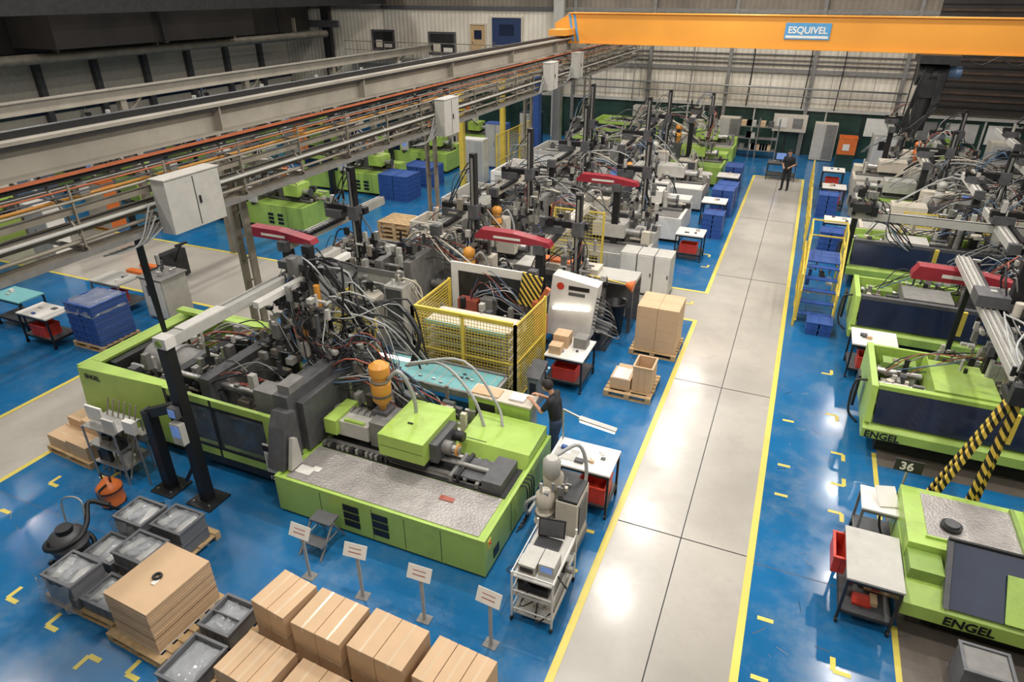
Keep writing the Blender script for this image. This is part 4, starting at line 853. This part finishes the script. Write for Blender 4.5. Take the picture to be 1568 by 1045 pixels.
bb.rbox((-2.25, 9.0, 1.5), (.62, .09, .05), (0, .12, 0), LED); bb.rbox((-2.25, 9.0, 1.535), (.66, .11, .03), (0, .12, 0), LGREY); bb.beam((-2.9, 9.15, .95), (-2.9, 9.1, 1.6), .03, .03, STEEL); bb.beam((-2.9, 9.1, 1.6), (-2.5, 9.0, 1.56), .03, .03, STEEL)
bb.done(.004)
bb = bench('workbench', -4.35, -3.45, 12.05, 13.1, .85, WHITE, BLK); carton(bb, -4.3, -3.95, 12.5, 12.85, .85, 1.15); bb.box(-3.85, -3.55, 12.6, 12.9, .85, 1.1, GREY); carton(bb, -4.28, -4.0, 12.15, 12.4, .85, 1.05); bb.done(.004)
b = B('carton_pallet')
pallet(b, -3.0, -1.95, 12.25, 13.35); carton(b, -2.9, -2.45, 12.4, 12.95, .145, .42, 'x'); b.box(-2.85, -2.5, 12.42, 12.9, .423, .43, WHITE)
tote(b, -2.42, -2.0, 12.45, 13.0, .145, .78, CARD); carton(b, -2.9, -2.5, 12.98, 13.3, .145, .3, 'x')
b.done(.004)
b = B('carton_pallet')
pallet(b, -2.95, -1.8, 14.35, 15.45)
for k in range(4):
    z = .145+k*.29
    for i in range(2):
        b.box(-2.85+i*.5, -2.355+i*.5, 14.42, 14.885, z, z+.288, CARD); b.box(-2.85+i*.5, -2.355+i*.5, 14.89, 15.36, z, z+.288, CARD)
for y in (14.65, 15.12): b.box(-2.852, -1.853, y-.02, y+.02, 1.2, 1.305, TAPE)
b.done(.006)
b = B('waste_bin'); b.lathe((-3.6, 15.3, 0), [(.2, 0), (.27, .85), (.29, .86), (.29, .9), (.25, .9), (.22, .3), (.05, .3)], BLK); b.done()
b = B('orange_funnel'); b.cyl((-3.3, 15.0, 1.55), (-3.1, 15.0, 1.52), .05, ORG, .16, cap=True); b.cyl((-4.3, 15.1, 1.6), (-3.3, 15.0, 1.55), .02, YEL, n=6); b.box(-4.4, -4.3, 15.0, 15.2, 0, 1.65, GREY); b.done()
for (x0, y0) in [(-3.2, 21.3), (-3.0, 25.4), (-3.0, 29.6)]: bench('workbench', x0, x0+.9, y0, y0+.8, .9, WHITE, BLK).done()
crate_stack(-2.7, -2.0, 23.9, 24.6, .9); crate_stack(-2.8, -2.0, 26.7, 27.6, 1.1); crate_stack(-2.8, -2.0, 28.0, 29.0, .9); crate_stack(-2.8, -2.1, 30.8, 31.8, 1.2)
b = B('storage_rack')
for x in (-3.1, -2.1, -1.1):
    for y in (38.0, 38.6): b.box(x-.03, x+.03, y-.03, y+.03, 0, 2.0, GREY)
for z in (.4, 1.0, 1.6): b.box(-3.1, -1.1, 38.0, 38.6, z, z+.04, GREY)
for i in range(16): x = R.uniform(-3, -1.4); z = R.choice([.44, 1.04, 1.64]); b.box(x, x+.25, 38.05, 38.5, z, z+.25, R.choice([CARD, WHITE, GREY, DGREY, LGREY]))
b.done()
bb = bench('desk', -1.2, .1, 33.6, 34.3, .8, DGREY, BLK, redbin=False)
bb.box(-.9, -.4, 33.9, 33.95, .9, 1.25, BLK); bb.box(-.86, -.44, 33.89, 33.9, .93, 1.22, SCREEN); bb.box(-.68, -.62, 33.95, 34.0, .8, .95, BLK); bb.done()
b = B('notice_board'); b.box(-1.5, .2, YB-.3, YB-.2, 1.2, 2.1, BEIGE); b.box(-1.3, -.8, YB-.32, YB-.3, 1.4, 1.9, WHITE); b.box(-.5, 0, YB-.32, YB-.3, 1.4, 1.9, GREY)
for x in (-1.4, .1): b.box(x-.03, x+.03, YB-.3, YB-.24, 0, 1.2, GREY)
b.done()
b = B('orange_container'); tote(b, 1.8, 2.6, 36.8, 37.6, .8, 1.6, ORG); b.box(1.8, 2.6, 36.8, 37.6, 0, .79, GREEND); b.box(2.0, 2.3, 36.78, 36.789, 1.0, 1.3, WHITE); b.done()
for i, (x, h, m) in enumerate([(-9, 2.2, LGREY), (-5.6, 1.5, LIMED), (-4.2, 1.9, BEIGE), (.6, 1.9, BEIGE)]):
    b = B('storage_cabinet'); b.box(x, x+1.1, 38.7, 39.3, .05, h, m); b.box(x+.03, x+.54, 38.688, 38.699, .1, h-.05, LGREY); b.box(x+.56, x+1.07, 38.688, 38.699, .1, h-.05, GREY); b.box(x, x+1.1, 38.72, 39.3, 0, .05, SEAM); b.done(.01)

# ------------------------------------------------------------------ right row
b = B('injection_moulding_machine')
xa, ya, yb = 2.45, 7.85, 9.95; xe = 9
b.box(xa+.4, xe, ya+.35, yb-.1, 0, .4, SEAM)
b.prism([(ya, .42), (ya+.3, .42), (ya+.3, .8), (ya+.25, .8), (ya, .64)], 'x', xa, xe, LIME)
b.box(xa+.01, xe, ya+.3, yb, .4, .8, LIME)
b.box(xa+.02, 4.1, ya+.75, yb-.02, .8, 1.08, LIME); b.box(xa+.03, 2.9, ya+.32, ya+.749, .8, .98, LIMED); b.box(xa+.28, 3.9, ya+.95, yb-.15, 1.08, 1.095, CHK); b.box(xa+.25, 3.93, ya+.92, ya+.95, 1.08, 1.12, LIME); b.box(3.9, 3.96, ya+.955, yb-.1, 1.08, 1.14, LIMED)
b.cyl((3.05, 9.1, 1.095), (3.05, 9.1, 1.16), .14, BLK); b.cyl((3.05, 9.1, 1.16), (3.05, 9.1, 1.19), .1, DGREY)
b.prism([(ya+.02, .72), (ya+.08, .72), (ya+.75, 1.28), (ya+.72, 1.3)], 'x', 2.975, xe, NAVY)
b.prism([(ya+.0, .72), (ya+.1, .72), (ya+.76, 1.26), (ya+.72, 1.32)], 'x', 2.9, 2.97, DGREY); b.box(2.9, xe, ya+.7, ya+.74, 1.3, 1.34, DK)
b.prism([(ya+.005, .74), (ya+.04, .74), (ya+.5, 1.14), (ya+.47, 1.15)], 'x', 3.6, 4.6, LIME)  # lime strip standing in for a reflection on the navy window
b.box(4.1, xe, ya+.8, yb-.03, .8, 1.2, LIME); b.box(4.2, xe-.1, ya+.9, yb-.1, 1.2, 1.3, DK); clutter(b, 4.2, 6, ya+.9, yb-.2, 1.3, 1.8, 40)
b.box(xa+.004, xa+.009, ya+1.0, ya+1.01, .42, .79, SEAM); b.box(xa+.004, xa+.009, ya+1.6, ya+1.61, .42, .79, SEAM)
b.tube([(xa, ya+.6, .7), (xa-.15, ya+.7, .5), (xa-.1, ya+1.2, .2), (xa+.4, ya+1.3, .1)], .02, WIRE, 6); b.tube([(xa+.3, 9.9, 1.0), (xa-.1, 9.9, .8), (xa-.1, 9.6, .3), (xa+.4, 9.5, .1)], .02, WIRE, 6)
o = b.done(.008); label(o, 'ENGEL', .2, (2.95, ya-.006, .455), (math.pi/2, 0, 0), BLK)
b = B('bay_number_sign'); b.box(2.35, 2.75, 10.12, 10.14, 1.2, 1.42, BLK); b.cyl((2.55, 10.15, 0), (2.55, 10.15, 1.2), .02, STEEL, n=6); b.box(2.45, 2.65, 10.08, 10.25, 0, .015, DK); o = b.done(); label(o, '36', .2, (2.42, 10.115, 1.24), (math.pi/2, 0, 0), WHITE)
b = B('handling_robot')
for (x, y) in [(2.85, 10.25), (3.45, 10.2), (3.75, 10.7), (3.0, 10.8)]: b.beam((x, y, 0), (3.65+(x-3.4)*.12, 10.4+(y-10.4)*.2, 2.75), .085, .085, HAZ); b.box(x-.12, x+.12, y-.12, y+.12, 0, .02, BLK)
b.box(3.45, 3.85, 10.2, 10.6, 2.7, 2.8, BLK); b.lathe((3.65, 10.4, 2.8), [(.14, 0), (.14, .2), (.1, .25), (.1, .35)], DK, 12)
b.box(3.52, 3.78, 10.0, 15.9, 2.87, 3.0, LGREY)
for x in (3.54, 3.63, 3.72): b.box(x, x+.03, 10.0, 15.9, 3.0, 3.03, STEEL)
b.box(3.79, 3.88, 10.0, 15.9, 2.85, 2.95, BLK); b.box(3.4, 3.85, 9.95, 10.1, 2.8, 3.1, DK); bits(b, 3.4, 3.8, 9.95, 10.5, 2.9, 3.25, 16, (DK, BLK, STEEL))
b.prism([(2.75, 2.62), (2.85, 2.8), (3.9, 2.78), (4.7, 2.66), (4.72, 2.5), (2.75, 2.5)], 'y', 15.5, 15.8, DRED); b.box(3.3, 3.9, 15.49, 15.499, 2.6, 2.68, WHITE)
for i in range(10): b.box(2.85+i*.12, 2.95+i*.12, 15.85, 15.98, 2.5, 2.75, BLK)
b.box(3.4, 3.9, 13.0, 13.5, 3.03, 3.25, DGREY); b.box(3.9, 4.05, 13.1, 13.3, 1.7, 3.9, BLK); clutter(b, 3.5, 4.3, 12.8, 13.6, 3.0, 3.4, 14)
bits(b, 3.5, 4.7, 12.6, 13.7, 1.6, 3.0, 90); hoses(b, (3.9, 13.3, 3.6), (4.6, 13.5, 1.7), 16, .4, .3); hoses(b, (3.7, 10.4, 2.9), (3.8, 12.6, 3.1), 4, .1, .15)
b.box(3.9, 4.0, 15.9, 16.0, 0, 2.9, BLK)
b.done(.004)
def big_right(xa, ya, yb, txt=None, xe=9.0, hood=LIME, zt=1.42):
    b = B('injection_moulding_machine')
    b.box(xa+.35, xe, ya+.35, yb-.1, 0, .45, SEAM)
    b.prism([(ya, .45), (ya+.3, .45), (ya+.3, .75), (ya+.2, .75), (ya, .64)], 'x', xa, xe, LIME); b.box(xa+.01, xe, ya+.3, yb, .452, .75, LIME)
    b.prism([(ya+.08, .755), (ya+.13, .755), (ya+.35, 1.36), (ya+.3, 1.36)], 'x', xa+.15, xe, NAVY)
    b.prism([(ya+.05, .755), (yb-.01, .755), (yb-.01, 1.42), (ya+.3, 1.42)], 'x', xa+.005, xa+.12, LIME); b.box(xa+.125, xe, ya+.3, ya+.42, 1.362, 1.45, LIME if hood is LIME else DGREY); b.box(xa+.125, xe, yb-.09, yb-.02, .755, 1.4, LIME)
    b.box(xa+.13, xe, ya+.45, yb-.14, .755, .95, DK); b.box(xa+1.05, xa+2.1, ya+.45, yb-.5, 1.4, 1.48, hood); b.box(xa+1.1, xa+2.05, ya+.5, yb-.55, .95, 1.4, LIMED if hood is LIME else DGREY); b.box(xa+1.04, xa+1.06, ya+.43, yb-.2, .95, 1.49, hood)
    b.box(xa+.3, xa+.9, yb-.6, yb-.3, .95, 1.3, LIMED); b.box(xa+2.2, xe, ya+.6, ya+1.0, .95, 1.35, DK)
    clutter(b, xa+.2, xa+.8, ya+.5, yb-.4, .95, 1.3, 34); clutter(b, xa+2.2, xe-1, ya+.8, yb-.3, .95, 1.9, 100); bits(b, xa+2.2, xa+5, ya+.8, yb-.3, 1.2, 2.2, 60); bits(b, xa+1.1, xa+2, yb-.5, yb-.15, 1, 1.6, 14)
    for y in (ya+.9, ya+1.5): b.cyl((xa+.2, y, 1.15), (xa+1.0, y, 1.15), .07, STEEL)
    hoses(b, (xa+2.4, ya+1.3, 1.6), (xa+4, ya+1.3, 1.8), 18, .6, .4); hoses(b, (xa+.4, ya+1.3, 1.2), (xa+2.6, ya+1.6, 1.6), 6, .3, .3)
    b.box(xa-.15, xa-.1, ya+1, ya+1.3, .5, 1.2, BLK); b.tube([(xa, ya+.9, 1.2), (xa-.2, ya+.9, 1.1), (xa-.2, ya+.8, .5), (xa, ya+.7, .3)], .025, WIRE, 6)
    b.box(xa+2.2, xa+2.3, ya+.0, ya+.08, .9, 1.5, YEL); b.box(xa+2.9, xa+3.3, ya-.12, ya-.02, 1.0, 1.4, WHITE); b.box(xa+2.94, xa+3.26, ya-.125, ya-.121, 1.1, 1.36, SCREEN); b.box(xa+3.05, xa+3.1, ya-.05, ya+.2, .9, 1.0, DGREY)
    o = b.done(.008)
    if txt: label(o, txt, .2, (xa+.05, ya-.008, .47), (math.pi/2, 0, 0), BLK)
big_right(2.1, 12.1, 14.3, 'ENGEL'); big_right(1.95, 16.5, 18.3, hood=GREY); big_right(1.9, 20.9, 22.6, hood=LGREY)
machine(2.4, 9.5, 24.4, 26.4, BEIGE, True, .9, 1.6, LGREY, deckm=LGREY, win=LGREY)
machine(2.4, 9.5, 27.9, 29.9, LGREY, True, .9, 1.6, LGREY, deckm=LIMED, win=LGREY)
machine(2.4, 9.5, 31.4, 33.4, BEIGE, True, .9, 1.6, ORG, deckm=LGREY)
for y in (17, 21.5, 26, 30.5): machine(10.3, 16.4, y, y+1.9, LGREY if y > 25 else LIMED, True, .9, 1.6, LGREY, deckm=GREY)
robot('handling_robot', 5.2, 18.6, 21.8, 2.5, False, .5, 1.1, cap=LGREY, busy=70).done(); robot('handling_robot', 5.2, 23.3, 25.7, 2.6, False, .4, 1, cap=WHITE, busy=60).done()
robot('handling_robot', 4.2, 26.8, 29.0, 2.6, False, .4, 1, cap=BEIGE, busy=60).done(); robot('handling_robot', 5.0, 30.4, 33.0, 2.6, False, .4, 1.2, busy=60).done(); robot('handling_robot', 7.2, 26.8, 29.0, 2.6, False, .4, 1, busy=60).done()
robot('handling_robot', 7.5, 30.4, 34, 2.8, False, .4, 1, cap=WHITE, busy=60).done(); robot('handling_robot', 8.0, 18.6, 21, 2.6, False, .4, 1, busy=70).done(); robot('handling_robot', 3.6, 33.8, 36, 2.6, False, .4, 1, busy=50).done()
b = B('robot_cross_rail'); b.box(1.7, 6.5, 20.2, 20.4, 2.35, 2.55, LGREY); b.box(1.7, 6.5, 20.22, 20.26, 2.55, 2.57, DK); b.box(1.75, 1.9, 20.2, 20.35, 0, 2.35, BLK); b.box(6.3, 6.45, 20.2, 20.35, 0, 2.35, BLK); b.box(1.6, 2.3, 20.0, 20.5, 2.58, 2.8, DK)
bits(b, 1.5, 2.2, 19.9, 20.4, 2.4, 3.1, 30, (DK, BLK, STEEL, GREY)); hoses(b, (1.9, 20.2, 2.9), (3.4, 20.4, 1.6), 8, .2, .25); b.done()
# yellow maintenance stair with blue treads
b = B('maintenance_stairs')
for x in (.78, 1.68):
    b.beam((x, 17.9, 0), (x, 19.2, 1.3), .05, .14, YEL); b.beam((x, 17.9, .9), (x, 19.2, 2.2), .035, .035, YEL); b.beam((x, 17.9, .45), (x, 19.2, 1.75), .03, .03, YEL)
    for y, z in ((17.92, 0), (18.35, .45), (18.78, .88), (19.2, 0), (20.2, 0)): b.box(x-.022, x+.022, y-.022, y+.022, z, max(z+.9, 2.2) if z == 0 and y > 19 else z+.92, YEL)
    for z in (1.3, 1.75, 2.2): b.beam((x, 19.2, z), (x, 20.2, z), .035, .035, YEL)
for i in range(5): b.box(.8, 1.66, 17.95+i*.25, 18.17+i*.25, .2+i*.25, .23+i*.25, BLUE)
b.box(.8, 1.66, 19.2, 20.2, 1.28, 1.32, BLUE)
for i in range(9): b.box(.776, .784, 19.25+i*.11, 19.26+i*.11, 1.3, 2.2, YEL)
for z in (.4, .8): b.beam((.78, 19.2, z), (.78, 20.2, z), .03, .03, YEL); b.beam((.78, 19.2, z), (1.68, 19.2, z), .03, .03, YEL)
for z in (1.75, 2.2): b.beam((.78, 20.2, z), (1.68, 20.2, z), .035, .035, YEL)
bits(b, .85, 1.5, 19.35, 20.0, .1, 1.0, 14, (WHITE, DGREY, CARD, BLUE, GREY))
b.done()
b = B('safety_cage'); fence(b, (.72, 17.6), (.72, 20.3), .15, 1.5, .12); fence(b, (3.5, 23.6), (6, 23.6), .9, 1.8, .12); b.done()
crate_stack(1.05, 1.65, 17.2, 17.8, .4)
bench('workbench', 1.95, 2.9, 15.2, 16.1, .9, WHITE, BLK).done(.004)
bb = bench('workbench', 1.7, 2.42, 7.75, 8.85, .88, LGREY, DK, redbin=False, items=0)
tote(bb, 1.56, 1.74, 8.2, 8.75, .5, .8, RED); clutter(bb, 1.85, 2.2, 7.9, 8.4, .26, .45, 8, (CARD, DGREY, RED)); bb.done(.004)
bb = bench('workbench', 1.95, 2.6, 9.4, 10.0, .85, WHITE, GREY, redbin=False, items=0); bb.rbox((2.3, 9.7, .95), (.3, .35, .02), (.5, 0, .3), WHITE); bb.done(.004)
b = B('grey_bin'); tote(b, 3.1, 3.65, 7.1, 7.55, 0, .55, TOTE); b.box(3.13, 3.62, 7.13, 7.52, .5, .53, GREY); b.done(.005)
for (x, y) in [(1.2, 23.4), (1.1, 28.2)]: crate_stack(x, x+.7, y, y+.7, .9)
for (x, y) in [(1.3, 24.6), (1.2, 29.4), (1.2, 32.5)]: bench('workbench', x, x+.9, y, y+.8, .9, WHITE, BLK).done()
for i in range(5):
    x = 3.2+i*2.4
    b = B('control_cabinet'); b.box(x, x+1.2, 36.5, 37.3, .05, 1.9, (LGREY, LIMED, BEIGE, LGREY, WHITE)[i]); b.box(x+.1, x+1.1, 36.485, 36.499, .2, 1.8, (WHITE, LIME, LGREY, WHITE, GREY)[i]); b.box(x+.3, x+.8, 36.47, 36.484, 1.2, 1.6, DK); b.box(x, x+1.2, 36.55, 37.3, 0, .05, SEAM); b.done(.01)
b = B('safety_cage'); fence(b, (.8, 24.0), (.8, 28), .1, 1.2, .2); fence(b, (.8, 29), (.8, 33), .1, 1.2, .2); b.done()

# ------------------------------------------------------------------ people
def person(name, loc, rot, P, tilt, shirt, trousers):
    b = B(name, loc, rot)
    def field(parts, m, res=.022):
        mb = bpy.data.metaballs.new('mb'); mb.resolution = res; mb.render_resolution = res; mb.threshold = .35
        o = bpy.data.objects.new('mb', mb); S.collection.objects.link(o)
        for a, c, ra, rc in parts:
            a, c = Vector(a), Vector(c); n = max(2, int((c-a).length/.03))
            for i in range(n+1):
                t = i/n; e = mb.elements.new(); e.co = a.lerp(c, t); e.radius = (ra+(rc-ra)*t)*1.42; e.stiffness = 2
        bpy.context.view_layer.update()
        dg = bpy.context.evaluated_depsgraph_get(); ev = o.evaluated_get(dg); m2 = ev.to_mesh()
        b.add([v.co.copy() for v in m2.vertices], [tuple(p.vertices) for p in m2.polygons], m, True)
        ev.to_mesh_clear(); bpy.data.objects.remove(o); bpy.data.metaballs.remove(mb)
    V = lambda n: Vector(P[n]); X = Vector((1, 0, 0))
    field([(V('pelvis')-X*.065, V('pelvis')+X*.065, .112, .112), (V('waist')-X*.055, V('waist')+X*.055, .09, .09)]+[(V(s+'hip'), V(s+'kn'), .09, .062) for s in 'lr']+[(V(s+'kn'), V(s+'an')+Vector((0, 0, .02)), .062, .05) for s in 'lr'], trousers)
    ms = [(V('waist')-X*.05+Vector((0, 0, -.06)), V('waist')+X*.05+Vector((0, 0, -.06)), .108, .108), (V('waist')-X*.05, V('chest')-X*.07, .1, .108), (V('waist')+X*.05, V('chest')+X*.07, .1, .108), (V('chest')-X*.07, V('chest')+X*.07, .108, .108), (V('lsh'), V('rsh'), .066, .066), (V('chest'), V('neck'), .09, .055)]
    for s in 'lr': ms.append((V(s+'sh'), V(s+'sh').lerp(V(s+'el'), .75), .066, .055))
    field(ms, shirt)
    for s in 'lr':
        field([(V(s+'sh').lerp(V(s+'el'), .6), V(s+'el'), .044, .041), (V(s+'el'), V(s+'wr'), .042, .028)], SKIN, .014)
        an, to = V(s+'an'), V(s+'toe'); field([(an+Vector((0, -.03, -.038)), to+Vector((0, .03, -.005)), .044, .038), (an, an+Vector((0, 0, -.03)), .046, .046)], BLK, .015)
    field([(V('neck')-Vector((0, 0, .04)), V('headb')+Vector((0, .01, .03)), .056, .05)], SKIN, .014)
    T = Euler((-tilt, 0, 0)).to_matrix(); hc = V('headb')+T@Vector((0, .025, .085))
    H = lambda x, y, z: hc+T@Vector((x, y, z))
    field([(H(0, -.02, .03), H(0, .015, .03), .085, .082), (H(0, .02, 0), H(0, .035, -.06), .07, .045), (H(0, .085, .0), H(0, .1, -.02), .012, .016)], SKIN, .009)
    field([(H(0, -.035, .045), H(0, .02, .062), .09, .078), (H(-.035, -.03, .02), H(.035, -.03, .02), .075, .075), (H(0, -.06, 0), H(0, -.05, -.03), .05, .04)], HAIR, .01)
    for sx in (-1, 1):
        b.ball(H(sx*.03, .085, .008), .011, WHITE, (1.2, .7, .7), 8); b.ball(H(sx*.03, .092, .008), .006, BLK, n=6)
        b.ball(H(sx*.083, .005, -.01), .028, SKIN, (.35, .6, 1), 8); b.rbox(H(sx*.03, .09, .028), (.03, .01, .006), (-tilt, 0, 0), HAIR)
    b.ball(H(0, .082, -.05), .02, LIP, (1.1, .4, .3), 8)
    for s in 'lr':
        W_, E_ = V(s+'wr'), V(s+'el'); d = (W_-E_).normalized(); side = (d.cross(Vector((0, 0, 1)))).normalized()*(1 if s == 'l' else -1)
        nrm = Vector((0, 0, -1)); nrm = (nrm-d*nrm.dot(d)).normalized()
        field([(W_, W_+d*.03, .026, .026)]+[(W_+d*.02, W_+d*.075+side*(.028-.019*i), .02, .015) for i in range(4)], SKIN, .008)
        for i, L_ in enumerate((.068, .08, .074, .058)):
            a = W_+d*.08+side*(.029-.019*i); b.tube([a-d*.01, a+d*L_*.45+nrm*.006, a+d*L_*.8+nrm*.025, a+d*L_*.92+nrm*.045], .0095, SKIN, 8, 2, .007)
        a = W_+d*.02+side*.022; b.tube([a, a+side*.025+d*.025+nrm*.005, a+side*.035+d*.055+nrm*.015, a+side*.03+d*.075+nrm*.022], .012, SKIN, 8, 2, .008)
    return b.done()
P1 = dict(pelvis=(0, 0, .93), waist=(0, .02, 1.08), chest=(0, .07, 1.32), neck=(0, .1, 1.48), headb=(0, .14, 1.55), lsh=(-.17, .08, 1.41), lel=(-.23, .22, 1.2), lwr=(-.15, .42, 1.31), rsh=(.17, .08, 1.41), rel=(.24, .2, 1.19), rwr=(.13, .4, 1.3),
          lhip=(-.09, 0, .88), lkn=(-.11, .03, .49), lan=(-.12, -.02, .09), ltoe=(-.14, .13, .045), rhip=(.09, 0, .88), rkn=(.11, .06, .49), ran=(.12, .02, .09), rtoe=(.14, .17, .045))
person('worker', (-3.2, 9.66, 0), math.radians(88), P1, .45, SHIRT, JEANS)
P2 = dict(P1); P2.update(waist=(0, 0, 1.08), chest=(0, .01, 1.33), neck=(0, .02, 1.49), headb=(0, .03, 1.56), lsh=(-.17, 0, 1.42), rsh=(.17, 0, 1.42), lel=(-.25, -.02, 1.13), rel=(.25, -.02, 1.13), lwr=(-.15, .2, 1.08), rwr=(.15, .2, 1.06))
person('worker', (-.25, 32.0, 0), math.radians(165), P2, .1, SHIRT, SHIRT)

# ------------------------------------------------------------------ lights & camera
def area(x, y, z, size, power, col=(1, .955, .895)):
    l = bpy.data.lights.new('ceiling_lamp', 'AREA'); l.shape = 'DISK'; l.size = size; l.energy = power; l.color = col
    o = bpy.data.objects.new('ceiling_lamp', l); S.collection.objects.link(o); o.location = (x, y, z)
for x, k in ((-26, .42), (-18.5, .72), (-10.8, .98), (-3.1, 1.12), (4.2, .9), (11, .45)):
    for y in (0, 5.5, 11, 16.6, 20.6, 26, 31.6, 36.5):
        area(x, y, 11, .42, 236*k*(.62 if y == 0 else .75 if y == 36.5 else 1))
w = bpy.data.worlds.new('world'); S.world = w; w.use_nodes = True
w.node_tree.nodes['Background'].inputs[0].default_value = (.95, .96, 1, 1); w.node_tree.nodes['Background'].inputs[1].default_value = .25
for x in (-18, -3, 8):  # added broad overhead fill with low specular; the ceiling has no openings
    l = bpy.data.lights.new('overhead_fill', 'AREA'); l.shape = 'RECTANGLE'; l.size = 4; l.size_y = 34; l.energy = 900 if x == -3 else 600; l.color = (1, .98, .95); l.specular_factor = .25
    o = bpy.data.objects.new('overhead_fill', l); S.collection.objects.link(o); o.location = (x, 17, 11.8)
cd = bpy.data.cameras.new('camera'); cd.sensor_width = 36; cd.lens = 36*1012/1568; cd.clip_end = 200
cam = bpy.data.objects.new('camera', cd); S.collection.objects.link(cam)
cam.location = (0, 0, 8); cam.rotation_euler = (math.pi/2-math.atan(539/1012), 0, math.radians(23)); S.camera = cam
